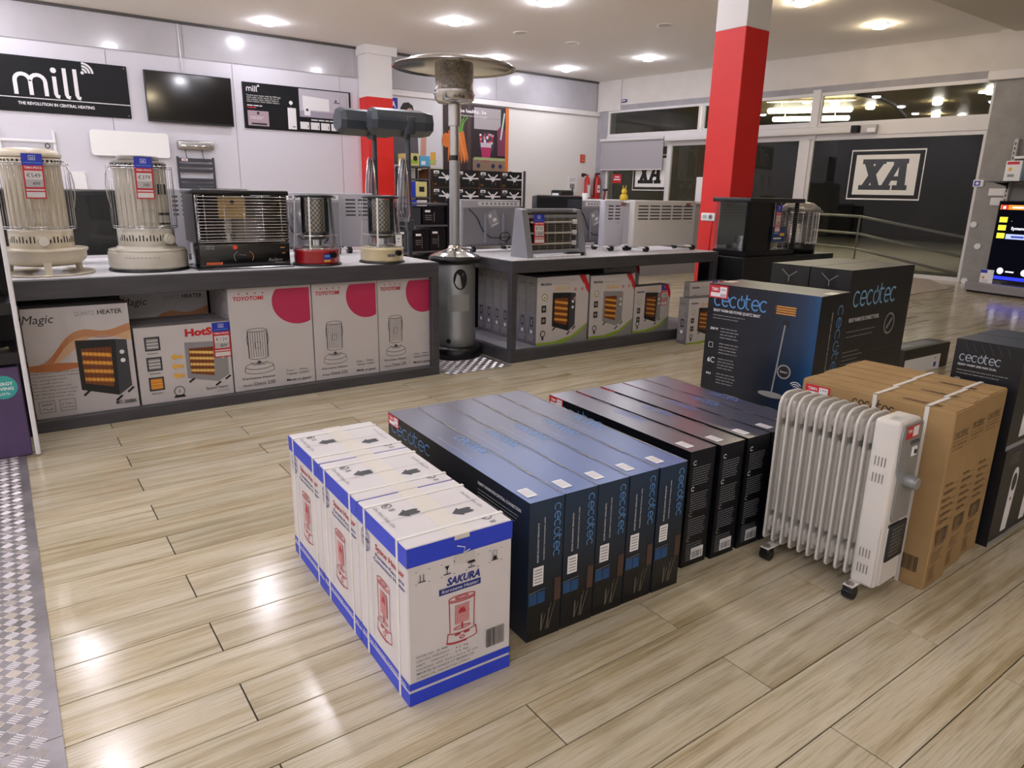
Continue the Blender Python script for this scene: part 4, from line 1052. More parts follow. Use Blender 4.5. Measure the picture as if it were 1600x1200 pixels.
    # multistar cartons
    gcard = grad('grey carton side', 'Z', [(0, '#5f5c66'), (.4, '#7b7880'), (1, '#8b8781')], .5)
    def multi(W, D, H, body, lab, grp, gl=PO):
        t = thing('heater_carton', lab, 'carton', group=grp)
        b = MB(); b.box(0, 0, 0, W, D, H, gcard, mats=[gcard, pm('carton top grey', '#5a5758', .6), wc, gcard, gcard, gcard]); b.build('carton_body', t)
        b = MB(); d = Dec(b, (0,0,0), (1,0,0), (0,0,1)); s = W/.58
        d.poly([(0, 0), (W, 0), (W, .16*s), (.4*s, .055*s), (.2*s, .02*s), (0, .025*s)], PGR); d.poly([(.3*s, 0), (W, 0), (W, .145*s), (.45*s, .05*s)], PG)
        d.text('MultiStar', .04*s, H-.07*s, .022*s, PK, w=.12*s, bold=.03); d.rect(.18*s, H-.066*s, .36*s, H-.063*s, PG)
        quartz_picture(d, .17*s, .1*s, .26*s, .36*s, body, gl)
        for i in range(7): d.poly([(.2*s+.025*i*s, .47*s), (.212*s+.025*i*s, .47*s), (.206*s+.025*i*s, .515*s)], PY)
        d.disc(.08*s, H-.17*s, .03*s, pm('olive print', '#7d7f3c')); d.disc(.08*s, H-.17*s, .022*s, PW); d.poly([(.065*s, H-.165*s), (.095*s, H-.165*s), (.08*s, H-.185*s)], pm('olive print', '#7d7f3c'))
        for i in range(2): d.rect(.05*s, H-.3*s-.1*s*i, .1*s, H-.24*s-.1*s*i, PK); d.disc(.075*s, H-.27*s-.1*s*i, .015*s, PG)
        d.arc(.07*s, .1*s, .025*s, 0, 2*PI, .008*s, PK, 14); d.rect(.06*s, .045*s, .08*s, .075*s, PK)
        d.poly([(W-.12*s, H), (W-.05*s, H), (W, H-.09*s), (W, H-.17*s)], PR); d.text('New', W-.07*s, H-.075*s, .016*s, PW, rot=-.95)
        for a, c in ((.42, .12), (.5, .12), (.42, .2)): d.disc(a*s, H-c*s, .014*s, pm('pale red icon', '#c58a86'))
        d = Dec(b, (0,D,0), (0,-1,0), (0,0,1)); d.text('MultiStar', .012, H-.06, .012, PK, w=D*.7); d.lines(.012, H-.09, D*.75, 14, .018, .004, pm('side print', '#bdb9b4', .5), .35, 4)
        d.rect(D*.3, .16, D*.62, .24, PK); d.rect(D*.38, .175, D*.54, .225, PG); d.rect(D*.32, .1, D*.58, .13, PW); d.lines(.012, .08, D*.75, 4, .014, .004, pm('side print', '#bdb9b4', .5), .3, 7)
        b.build('printed_artwork', t); return t
    grp = 'green-edged heater cartons under the open counter'; z = .0965
    t = multi(.58, .125, .585, PK, 'green-edged heater carton picturing a black heater at the corner of the open counter', grp); t.location = (3.61, 4.632, z)
    labs = ['second', 'third', 'fourth', 'fifth', 'sixth', 'seventh']
    for i in range(6): dup(t, (3.61, 4.762+.131*i, z), 0, 'grey-sided heater carton, %s back from the corner carton picturing a black heater' % labs[i])
    t = multi(.55, .125, .57, pm('picture silver', '#8e8d92', .4), 'green-edged heater carton picturing a silver heater, beside the corner carton', grp); t.location = (4.205, 4.625, z)
    t = multi(.49, .125, .44, pm('picture brown', '#2a2422', .4), 'short green-edged heater carton with a price card, last on the open counter shelf', grp, pm('dull amber', '#a05f30')); t.location = (4.765, 4.625, z)
    price_tag(t, (.36, -.003, .24), (1,0,0), (0,0,1), .095, .2, '99', '75')
    t = multi(.5, .125, .62, pm('picture brown', '#2a2422', .4), 'plain grey heater carton at the back of the open counter shelf', grp); t.location = (4.8, 5.1, z)
    t = multi(.45, .13, .44, pm('picture brown', '#2a2422', .4), 'green-edged heater carton standing on the floor before the open counter', 'green-edged cartons on the floor', pm('dull amber', '#a05f30')); t.location = (5.16, 4.30, .0002); t.rotation_euler.z = math.radians(-6)
    t = multi(.5, .075, .57, pm('picture silver', '#8e8d92', .4), 'taller green-edged heater carton on the floor behind the short one', 'green-edged cartons on the floor'); t.location = (5.3, 4.425, .0002); t.rotation_euler.z = math.radians(-4)
    price_tag(t, (.3, -.003, .42), (1,0,0), (0,0,1), .07, .15, '129', '99')
small_cartons()
# ================================================================== HEATERS ON THE COUNTERS
CREAM = pm('cream enamel', '#cfc4ad', .32, coat=.3)
STONE = pm('warm white enamel', '#c2bcae', .35, coat=.3)
WIRE = pm('bright wire', '#cfd0d2', .2, 1.)
BRASS = pm('pale brass', '#b79c5e', .35, .8)
THIN = glassy('heater glass', '#eef2f4', .02)
def mesh_mat():
    if 'burner mesh' in MATS: return MATS['burner mesh']
    m = pm('burner mesh', '#6d6252', .45, .2); nt, N, b, L = nodes(m)
    tc = N('ShaderNodeTexCoord'); sx = N('ShaderNodeSeparateXYZ'); L(tc.outputs['Object'], sx.inputs[0])
    at = N('ShaderNodeMath', operation='ARCTAN2'); L(sx.outputs[1], at.inputs[0]); L(sx.outputs[0], at.inputs[1])
    cb = N('ShaderNodeCombineXYZ'); mu = N('ShaderNodeMath', operation='MULTIPLY'); mu.inputs[1].default_value = 4; L(at.outputs[0], mu.inputs[0]); L(mu.outputs[0], cb.inputs[0])
    m2 = N('ShaderNodeMath', operation='MULTIPLY'); m2.inputs[1].default_value = 62; L(sx.outputs[2], m2.inputs[0]); L(m2.outputs[0], cb.inputs[1])
    ck = N('ShaderNodeTexChecker'); ck.inputs['Scale'].default_value = 1; ck.inputs['Color1'].default_value = lin('#5a4f42'); ck.inputs['Color2'].default_value = lin('#c4b294')
    L(cb.outputs[0], ck.inputs['Vector']); L(ck.outputs['Color'], b.inputs['Base Color']); return m

def round_stove(label, loc, body, tray, price, low, rz=0.):
    """tall round kerosene stove with a wire guard; front is -y"""
    t = thing('kerosene_heater', label, 'heater', loc, rz)
    z = .0
    if tray:
        b = MB(); b.lathe([(.0001, .0), (.235, .0), (.245, .004), (.245, .012), (.235, .009), (.0001, .009)], body, 40); b.build('tray', t)
        for k in range(3):
            a = -PI/2+2*PI*k/3; c, s_ = math.cos(a), math.sin(a)
            b = MB(); b.prism([(-.016, 0), (.016, 0), (.02, .075), (-.02, .075)], (c*.19, s_*.19, .009), (-s_, c, 0), (-c*.15, -s_*.15, 1), (c*.02, s_*.02, 0), body); b.build('leg', t)
        b = MB(); b.lathe([(.0001, .042), (.1, .044), (.15, .05), (.185, .062), (.205, .08), (.213, .1), (.212, .122), (.219, .13), (.225, .138), (.222, .146), (.21, .147), (.165, .143), (.16, .15)], body, 48); b.build('tank', t); z = .145
    else:
        b = MB(); b.lathe([(.0001, 0), (.225, 0), (.228, .008), (.22, .016)], BLACK, 40); b.build('foot_ring', t)
        b = MB(); b.lathe([(.0001, .016), (.216, .016), (.222, .03), (.222, .105), (.21, .128), (.17, .137), (.165, .15)], body, 44); 
        b.lathe([(.214, .118), (.218, .124), (.212, .13)], body, 44); bo = b.build('tank', t); z = .145
        b = MB(); b.rbox(-.19, -.12, .12, -.1, -.05, .136, .006, body, 2); b.build('fuel_cap', t)
        b = MB()
        for k in range(9):
            a = -PI/2-.75+.1*k; c, s_ = math.cos(a), math.sin(a); o = Vector((c*.2225, s_*.2225, .085)); d = Dec(b, o, (-s_, c, 0), (0,0,1), .0006); d.rect(0, 0, .014, .004, PG)
        b.build('printed_artwork', t)
    # lower skirt with slots and knob
    b = MB(); b.lathe([(.158, z), (.158, z+.1), (.15, z+.106)], body, 40); sk = b.build('skirt', t)
    b = MB()
    for k in range(22):
        a = -PI/2-1.25+.12*k
        if abs(a+PI/2-.0) < (.16 if tray else .0): continue
        c, s_ = math.cos(a), math.sin(a); d = Dec(b, (c*.1583, s_*.1583, z+.035), (-s_, c, 0), (0,0,1), .0005); d.rect(0, 0, .007, .035 if k % 3 else .02, PK)
    b.build('vent_slots', sk)
    ka = -PI/2 if tray else -PI/2+.62
    c, s_ = math.cos(ka), math.sin(ka)
    b = MB(); b.cyl((c*.158, s_*.158, z+.045), (c*.188, s_*.188, z+.045), .032 if not tray else .026, body, 24); b.cyl((c*.186, s_*.186, z+.045), (c*.192, s_*.192, z+.045), .024, pm('knob face', '#dad6cc', .3), 24); b.build('knob', t)
    # ribbed outer cylinder
    b = MB(); n = 96; prof = [(z+.106), (z+.47)]
    vs = []; fs = []; H0, H1 = z+.106, z+.475
    for zz in (H0, H1):
        for k in range(n):
            r = .143 if k % 4 in (0, 1) else .137; a = 2*PI*k/n; vs.append((r*math.cos(a), r*math.sin(a), zz))
    for k in range(n): fs.append((k, (k+1) % n, n+(k+1) % n, n+k))
    b.add(vs, fs, body); b.lathe([(.137, H1), (.0001, H1+.002)], body, 32); cy = b.build('outer_cylinder', t)
    b = MB(); d = Dec(b, (-.045, -.146, H0+.02), (1,0,0), (0,0,1), .002)
    d.frame(0, .01, .09, .09, .003, PG); d.frame(.01, .018, .08, .08, .002, PG)
    if not tray: d.rect(.1, .06, .16, .075, PK); d.rect(.1, .005, .16, .017, PK); [d.rect(.108+.017*k, .18, .119+.017*k, .24, PK) for k in range(3)]
    b.build('window_plate', cy)
    # top: slotted collar and dome
    b = MB(); b.lathe([(.145, H1-.02), (.15, H1-.01), (.15, H1+.012), (.14, H1+.02)], body if tray else pm('top grille grey', '#6b665e', .4, .5), 40); b.build('collar', t)
    b = MB(); b.lathe([(.152, H1+.02), (.154, H1+.035), (.14, H1+.055), (.1, H1+.066), (.0001, H1+.07)] if tray else [(.11, H1+.012), (.115, H1+.045), (.1, H1+.05), (.0001, H1+.05)], body if tray else pm('top grille grey', '#6b665e'), 40); b.build('top_cover', t)
    b = MB()
    for k in range(40):
        a = 2*PI*k/40; c, s_ = math.cos(a), math.sin(a); d = Dec(b, (c*.1505, s_*.1505, H1-.008), (-s_, c, 0), (0,0,1), .0008); d.rect(0, 0, .012, .014, PK)
    b.build('collar_slots', t)
    # wire guard
    b = MB(); R = .178; g0, g1 = z+.11, H1-.01; a0, a1 = -PI/2-1.5, -PI/2+1.5
    for k in range(19):
        a = a0+(a1-a0)*k/18; b.tube([(R*math.cos(a), R*math.sin(a), g0), (R*math.cos(a), R*math.sin(a), g1), (R*.9*math.cos(a), R*.9*math.sin(a), g1+.012)], .0017, WIRE, 5)
    b.build('guard_wires', t)
    b = MB()
    for zz in (g0, g0+.012, g1, g1-.012): b.tube([(R*math.cos(a0+(a1-a0)*k/24), R*math.sin(a0+(a1-a0)*k/24), zz) for k in range(25)], .0026, WIRE, 5)
    b.build('guard_rings', t)
    # bail handle
    b = MB(); sx = 1 if tray else -1
    b.tube([(sx*.172, .0, H1-.03), (sx*.185, -.02, H1-.06), (sx*.192, -.04, H1-.12), (sx*.188, -.05, H1-.19), (sx*.176, -.05, H1-.25)], .0035, STEELB, 6); b.build('handle', t)
    price_tag(t, (-.05 if tray else -.055, -.184, H1-.2 if tray else H1-.195), (1,0,0), (.02,-.02,1), .095, .235, price, low)
    return t
round_stove('cream round kerosene stove with bowl-shaped tank on a tray', (.195, 4.875, ZC1), CREAM, True, '549', '499')
round_stove('warm white round kerosene stove with black foot ring beside the cream one', (.735, 4.865, ZC1), STONE, False, '379', '340')

def radiant():
    t = thing('kerosene_heater', 'black rectangular radiant kerosene heater with wire grille and card inside', 'heater', (.985, 4.66, ZC1))
    W, D = .565, .33; bk = pm('gloss black', '#0b0b0d', .2, coat=.4)
    b = MB(); b.rbox(0, 0, .0, W, D, .165, .012, bk, 2); base = b.build('tank_housing', t)
    b = MB(); d = Dec(b, (0,0,0), (1,0,0), (0,0,1)); d.disc(.215, .135, .014, pm('signal red', '#e0402c', .4), 16); d.lines(.04, .14, .055, 2, .013, .005, PG, .2)
    for i in range(7): d.poly([(.035+.014*i, .03), (.046+.014*i, .03), (.05+.014*i, .046), (.039+.014*i, .046)], pm('signal orange', '#e06a2c', .4))
    d.arc(.24, .075, .035, 1.9, 3.9, .003, PG, 8); d.arc(.29, .075, .035, -.75, 1.25, .003, PO, 8); d.stroke([(.24, .09), (.28, .085)], .002, PG)
    d.text('Radiant', .42, .042, .02, PG, w=.09, shear=.3); d.rect(.46, .03, .52, .034, PG); d.rect(.5, .125, .53, .13, PO); d.rect(.51, .09, .53, .094, PO)
    b.build('printed_artwork', base)
    b = MB(); b.rbox(-.02, -.02, .0, W+.02, D, .012, .005, bk, 1); b.build('drip_tray', t)
    b = MB(); b.rbox(-.012, .0, .455, W+.012, D, .485, .008, BLACK, 2); b.build('top_cover', t)
    for x in (-.004, W-.012):
        b = MB(); b.box(x, .03, .165, x+.016, D-.01, .456, BLACK); b.build('side_panel', t)
    # curved steel reflector
    b = MB(); n = 14; vs = []
    for zz in (.168, .45):
        for k in range(n+1): a = PI*k/n; vs.append((W/2-(W/2-.03)*math.cos(a), .06+(D-.1)*math.sin(a), zz))
    b.add(vs, [(k, k+1, n+2+k, n+1+k) for k in range(n)], pm('dull reflector', '#6d6a64', .3, .9), True); b.build('reflector', t)
    b = MB(); b.box(.02, .03, .164, W-.02, D-.02, .17, CHROME); b.build('burner_plate', t)
    b = MB(); b.cyl((.22, .15, .17), (.22, .15, .33), .022, pm('ceramic', '#b5aea0', .6), 16); b.cyl((.22, .15, .17), (.22, .15, .21), .035, STEELB, 18); b.tube([(.22+.024*math.cos(a), .15+.024*math.sin(a), .22+.004*a) for a in [i*.6 for i in range(45)]], .0022, STEELB, 4); b.build('burner', t)
    b = MB(); b.box(.145, .045, .315, .31, .048, .445, pm('card tan', '#a98b52', .7)); d = Dec(b, (.145, .045, .315), (1,0,0), (0,0,1)); d.disc(.085, .095, .014, PK, 14); d.lines(.05, .06, .07, 2, .01, .003, pm('card dark', '#6b552f')); b.build('packing_card', t)
    for k in range(15):
        b = MB(); zz = .182+.0187*k; b.tube([(.0, -.004, zz), (.02, -.016, zz), (W-.02, -.016, zz), (W, -.004, zz)], .0026, WIRE, 5); b.build('grille_bar', t)
    b = MB()
    for x in [.0]+[.05+.465*k/4 for k in range(5)]+[W-.0]: b.tube([(x, -.013, .168), (x, -.013, .452)], .0022, WIRE, 5)
    b.build('grille_uprights', t)
radiant()

def glass_stove(label, loc, tank, tagcard):
    t = thing('kerosene_heater', label, 'heater', loc)
    b = MB(); b.lathe([(.0001, 0), (.162, 0), (.165, .006), (.16, .014), (.0001, .014)], BLACK, 36); b.build('foot_ring', t)
    b = MB(); b.lathe([(.0001, .014), (.15, .014), (.153, .022), (.153, .088), (.158, .096), (.156, .106), (.145, .11), (.06, .118), (.0001, .118)], tank, 40); tk = b.build('tank', t)
    b = MB(); d = Dec(b, (-.02, -.1535, .03), (1,0,0), (0,0,1), .002)
    if tagcard: d.text('SAKURA', -.01, .02, .018, pm('logo blue', '#20307c'), w=.06, bold=.04)
    else: d.rect(.01, .0, .055, .05, PB); d.rect(.01, .0, .055, .014, PY); d.rect(.014, .03, .05, .045, PCY)
    b.build('badge', tk)
    b = MB(); b.cyl((.05, -.145, .075), (.055, -.175, .075), .02, BLACK, 18); b.build('knob', t)
    b = MB(); b.cyl((0,0,.112), (0,0,.17), .05, CHROME, 24); b.cyl((0,0,.112), (0,0,.13), .09, STEELB, 28); b.build('wick_tube', t)
    b = MB(); b.lathe([(.05, .17), (.078, .178), (.08, .21), (.07, .22)], BLACK, 28); b.build('collar', t)
    b = MB(); b.lathe([(.06, .22), (.06, .44)], mesh_mat(), 32); b.lathe([(.06, .44), (.0001, .445)], STEELB, 28); b.build('burner_mesh', t)
    b = MB(); b.lathe([(.088, .2), (.092, .23), (.092, .44), (.086, .455)], THIN, 32); b.build('glass_chimney', t)
    b = MB(); b.lathe([(.095, .448), (.125, .446), (.13, .452), (.128, .462), (.1, .468), (.095, .455)], BLACK, 36); b.build('top_ring', t)
    b = MB()
    for k in range(6): a = 2*PI*k/6; b.box(-.012, .03, .452, .012, .1, .46, BLACK, Matrix.Rotation(a, 4, 'Z'))
    b.build('top_grid', t)
    for k in range(5):
        a = -PI/2+2*PI*(k+.5)/5; c, s_ = math.cos(a), math.sin(a)
        b = MB(); b.prism([(-.006, 0), (.006, 0), (.006, 1), (-.006, 1)], (c*.146, s_*.146, .105), (-s_, c, 0), (-c*.022, -s_*.022, .345), (c*.004, s_*.004, 0), STEEL); b.build('post', t)
    b = MB()
    for zz, r in ((.2, .143), (.115, .15)): b.tube([(r*math.cos(2*PI*k/28), r*math.sin(2*PI*k/28), zz) for k in range(28)], .0028, STEEL, 5, True)
    b.build('guard_rings', t)
    b = MB(); b.lathe([(.14, .12), (.135, .2), (.122, .445)], THIN, 24, a0=-PI/2-1.2, a1=-PI/2+1.2); b.build('glass_front', t)
    b = MB(); b.tube([(-.13, 0, .44), (-.17, -.03, .41), (-.175, -.04, .35), (-.16, -.03, .3)], .003, WIRE, 6); b.build('handle', t)
    if tagcard:
        b = MB(); b.box(.04, -.15, .12, .085, -.148, .2, PW); d = Dec(b, (.04, -.15, .12), (1,0,0), (0,0,1)); d.rect(.01, .05, .03, .056, PK); d.rect(.01, .03, .026, .036, PG); b.build('hang_tag', t)
    return t
glass_stove('small round kerosene heater with red tank and glass chimney', (1.757, 4.73, ZC1), pm('red enamel', '#9c1720', .25, coat=.5), False)
glass_stove('small round kerosene heater with pale cream tank and glass chimney', (2.235, 4.71, ZC1), pm('pale cream enamel', '#d4c79f', .3, coat=.4), True)

# ---- panel convectors
def convector(label, loc, W, H, col, kind, rz=0., feet=True, D=.075):
    """kind: 'front' louvred face towards -y ; 'back' bracketed rear towards -y ; 'glass' dark glass face"""
    t = thing('convector_heater', label, 'heater', loc, rz); z0 = .045 if feet else 0
    b = MB(); b.rbox(0, 0, z0, W, D, z0+H, .012, col, 2); b.build('body', t)
    dk = pm('louvre shadow', '#3b3a3e', .7)
    if kind == 'front':
        b = MB(); d = Dec(b, (0,0,z0), (1,0,0), (0,0,1), .0006); n = max(2, int(W/.17)); m = .04; cw = (W-2*m)/n
        for i in range(n):
            for k in range(5): d.rect(m+i*cw+.012, H-.06-.03*k, m+(i+1)*cw-.012, H-.047-.03*k, dk)
        d.rect(W-.09, H-.215, W-.05, H-.208, PG); b.build('louvres', t)
        b = MB(); d = Dec(b, (W*.82, 0, z0+H-.055), (1,0,0), (0,0,1), .0014); d.rect(0, 0, .07, .035, pm('badge brown', '#7a6a5e')); d.rect(.01, .01, .04, .025, PR); b.build('badge', t)
    elif kind == 'back':
        b = MB(); b.rbox(.02, -.008, z0+.02, W-.02, .004, z0+H-.07, .004, pm('rear sheet', '#83828a', .5), 1); b.build('rear_sheet', t)
        b = MB(); b.box(W*.28, -.004, z0+H-.055, W-.02, .004, z0+H-.018, PW); d = Dec(b, (W*.28, -.004, z0+H-.05), (1,0,0), (0,0,1))
        for k in range(9): d.rect(W*.07*k+.03, .004, W*.07*k+.058, .026, pm('grey vent', '#9a9aa0')); 
        b.build('outlet_grille', t)
        for x in (.36, .66):
            b = MB(); b.rbox(W*x, -.03, z0+.03, W*x+.025, -.007, z0+H-.12, .004, GREYM, 1); b.build('wall_bracket', t)
        b = MB(); d = Dec(b, (W*.48, -.0085, z0+.16), (.85,0,.35), (-.35,0,.85), .001); d.rect(0, 0, .11, .14, pm('label grey', '#9d9ca3')); d.rect(.02, .09, .05, .12, PW); d.rect(.05, .04, .09, .07, PW); d.rect(.02, .01, .09, .02, PW); b.build('warning_label', t)
        b = MB(); pts = [(W*.12, -.012, z0+H-.08), (W*.25, -.014, z0+H*.62), (W*.34, -.02, z0+.14), (W*.46, -.022, z0+.08), (W*.6, -.03, z0+.075)]+[(W*.7+.06*math.cos(a), -.035, z0+.085+.04*math.sin(a)) for a in [i*.5 for i in range(14)]]+[(W*.68, -.05, z0+.0), (W*.72, -.05, z0-.03)]
        b.tube(pts, .004, BLACK, 6); b.build('power_cord', t)
        b = MB(); d = Dec(b, (0, 0, z0), (1,0,0), (0,0,1), .0006)
        for k in range(int(W/.022)): d.rect(.02+.022*k, .004, .034+.022*k, .016, dk)
        b.build('intake_slots', t)
    else:
        b = MB(); b.box(.012, -.003, z0+.012, W-.012, .002, z0+H-.03, pm('dark glass', '#10141b', .12, coat=.5)); b.build('glass_front', t)
        b = MB(); b.box(.02, .015, z0+H, W-.02, D-.015, z0+H+.006, STEELB); b.build('outlet_grille', t)
    if feet:
        for x in (.12*W, .88*W):
            b = MB(); b.rbox(x-.02, -.09, .03, x+.02, D+.09, .048, .008, WHITE if kind != 'glass' else BLACK, 2); f = b.build('foot', t)
            for yy in (-.08, D+.08):
                b = MB(); b.cyl((x-.018, yy, .0265), (x+.018, yy, .0265), .0262, BLACK, 14); b.build('caster', f)
    return t
LG = pm('convector light grey', '#a9a8af', .45); CW = pm('convector white', '#c9c6c2', .4); CB = pm('convector bluish white', '#c3c2cd', .4)
def convectors():
    # on the carton counter, behind the stoves
    convector('black glass panel convector behind the cream and warm white stoves', (.30, 5.45, ZC1), .52, .42, pm('panel black', '#1b1f22'), 'glass')
    convector('narrow pale grey convector between the warm white stove and the black radiant heater', (.95, 5.42, ZC1), .2, .44, LG, 'front')
    convector('long pale grey convector turned backwards behind the small red-tank heater', (1.62, 5.45, ZC1), .62, .43, LG, 'back')
    convector('pale grey convector turned backwards behind the small cream-tank heater', (2.27, 5.55, ZC1), .3, .43, LG, 'front')
    convector('black glass panel convector at the hidden end behind the cream stove', (-.32, 5.45, ZC1), .5, .42, pm('panel black', '#1b1f22'), 'glass')
    convector('black framed panel heater behind the black radiant heater', (1.2, 5.5, ZC1), .36, .44, BLACK, 'glass')
    # on the open counter
    convector('grey convector turned backwards with wall brackets and coiled cord', (3.36, 5.45, ZC2), .66, .415, LG, 'back')
    convector('black panel heater between the bracketed convector and the silver quartz heater', (4.12, 5.34, ZC2), .575, .46, pm('panel black', '#1b1f22'), 'glass')
    convector('lilac grey convector turned backwards beside the silver quartz heater', (4.72, 5.5, ZC2), .55, .42, pm('convector lilac', '#a39ea8', .5), 'back')
    convector('slim bluish white louvred convector beside the wide cream one', (4.73, 5.06, ZC2), .26, .43, CB, 'front')
    convector('wide creamy white louvred convector at the column end of the counter', (4.93, 4.86, ZC2), .88, .435, CW, 'front')
convectors()

def silver_quartz():
    t = thing('quartz_heater', 'silver tilted quartz heater with three tubes and a price card', 'heater', (3.60, 4.72, ZC2), math.radians(3))
    W, H = .56, .40; sv = pm('silver plastic', '#8f9097', .4, .3)
    for x in (-.06, W-.005):
        b = MB(); b.prism([(-.03, 0), (.2, 0), (.15, H), (.06, H-.01)], (x, 0, 0), (0,1,0), (0,0,1), (.065, 0, 0), sv); b.build('side_cheek', t)
    b = MB(); b.box(0, .05, .05, W, .054, H-.03, pm('foil', '#6b675c', .25, .9)); b.build('reflector', t)
    for z in (.06, H-.05):
        b = MB(); b.rbox(0, -.005 if z < .2 else .045, z-.03, W, .03 if z < .2 else .08, z, .006, sv, 1); b.build('cross_rail', t)
    b = MB(); b.rbox(.0, .1, H-.03, W, .16, H, .008, sv, 2); b.build('carry_handle', t)
    for k in range(3):
        z = .11+.09*k
        b = MB(); b.cyl((.02, .03, z), (W-.05, .03, z), .008, pm('quartz tube', '#d6d2c6', .2), 12); b.build('quartz_tube', t)
        b = MB(); b.rbox(W-.06, .015, z-.02, W-.02, .045, z+.02, .006, PW, 2); b.build('tube_holder', t)
    b = MB()
    for k in range(14): z = .08+.018*k; b.tube([(.01, .012, z), (W-.01, .012, z)], .0011, STEELB, 4)
    for k in range(5): x = .1+.09*k; b.tube([(x, .01, .06), (x, .02, H-.05)], .0013, STEELB, 4)
    b.build('wire_guard', t)
    b = MB(); b.rbox(.03, -.05, .0, W-.02, -.02, .02, .006, PW, 1); b.build('front_foot', t)
    b = MB(); b.rbox(W-.16, -.04, .0, W+.03, .0, .03, .006, BLACK, 1); b.build('switch_block', t)
    price_tag(t, (.03, -.004, .115), (1,0,0), (0,.06,1), .115, .24, '75', '59')
silver_quartz()

# ================================================================== FLOOR-STANDING HEATERS
def patio_heater():
    t = thing('patio_heater', 'tall steel gas patio heater with round reflector between the two counters', 'patio heater', (3.06, 5.06, .0055))
    gs = pm('grey tank housing', '#8b8d8e', .38, .5)
    b = MB(); b.lathe([(.0001, 0), (.225, 0), (.23, .01), (.228, .075), (.2, .1), (.17, .1)], BLACK, 40); b.build('base_drum', t)
    b = MB(); b.lathe([(.175, .095), (.177, .1), (.177, .2), (.173, .205), (.173, .79), (.17, .8)], gs, 44); tk = b.build('tank_housing', t)
    b = MB()
    def curved(a0, a1, z0, z1, mat, r=.1745):
        vs = []; n = 8
        for z in (z0, z1):
            for k in range(n+1): a = a0+(a1-a0)*k/n; vs.append((r*math.cos(a), r*math.sin(a), z))
        b.add(vs, [(k, k+1, n+2+k, n+1+k) for k in range(n)], mat, True)
    a_c = -2.11
    ring = [(.175*math.cos(a_c+.27+.34*math.cos(q)), .175*math.sin(a_c+.27+.34*math.cos(q)), .665+.085*math.sin(q)) for q in [2*PI*i/28 for i in range(28)]]
    b.add(ring, [tuple(range(28))], BLACKM)
    ring = [(.1785*math.cos(a_c-.3+.12*math.cos(q)), .1785*math.sin(a_c-.3+.12*math.cos(q)), .15+.02*math.sin(q)) for q in [2*PI*i/20 for i in range(20)]]
    b.add(ring, [tuple(range(20))], BLACKM); b.build('vent_holes', tk)
    b = MB(); curved(a_c-.35, a_c+.75, .4, .54, pm('steel label', '#a5a6a8', .3, .3), .1738); b.build('rating_plate', tk)
    b = MB(); b.lathe([(.2, .79), (.215, .8), (.218, .83), (.2, .85), (.12, .85)], BLACK, 44); b.build('top_skirt', t)
    b = MB(); b.lathe([(.205, .848), (.15, .87), (.06, .9), (.05, .93)], STEEL, 40); b.build('cone_cover', t)
    b = MB(); b.cyl((0,0,.9), (0,0,1.6), .042, pm('pole grey', '#a4a4a6', .35, .6), 24); b.build('lower_pole', t)
    b = MB(); b.cyl((0,0,1.58), (0,0,1.66), .032, BLACK, 20); b.build('pole_joint', t)
    b = MB(); b.cyl((0,0,1.64), (0,0,1.92), .036, STEELB, 24); b.cyl((0,0,1.86), (0,0,2.03), .05, STEELB, 24); b.build('upper_pole', t)
    b = MB(); b.lathe([(.05, 2.02), (.13, 2.03), (.155, 2.06), (.158, 2.12)], STEEL, 40); b.lathe([(.162, 2.09), (.165, 2.095), (.162, 2.1)], STEEL, 40); b.build('burner_bowl', t)
    pf = noisy('perforated steel', '#7d766c', '#b5aea3', 60, .3, metal=.8)
    b = MB(); b.lathe([(.155, 2.12), (.15, 2.13), (.15, 2.31), (.145, 2.325)], pf, 40); b.build('emitter_screen', t)
    b = MB(); b.lathe([(.145, 2.322), (.1, 2.33), (.0001, 2.33)], STEELB, 32); b.build('emitter_top', t)
    b = MB(); b.lathe([(.0001, 2.372), (.15, 2.365), (.33, 2.34), (.45, 2.305), (.485, 2.285), (.485, 2.282), (.45, 2.3), (.33, 2.334), (.15, 2.359), (.0001, 2.366)], STEEL, 8*6); b.build('reflector', t)
    b = MB()
    for k in range(3): a = 2*PI*k/3+.4; b.cyl((.1*math.cos(a), .1*math.sin(a), 2.32), (.1*math.cos(a), .1*math.sin(a), 2.365), .006, STEELB, 8)
    b.build('standoffs', t)
    b = MB(); b.box(-.05, -.13, .865, .03, -.08, .868, pm('manual pink', '#c79a9a', .5), Matrix.Rotation(.5, 4, 'Z')); b.build('leaflet', t)
patio_heater()

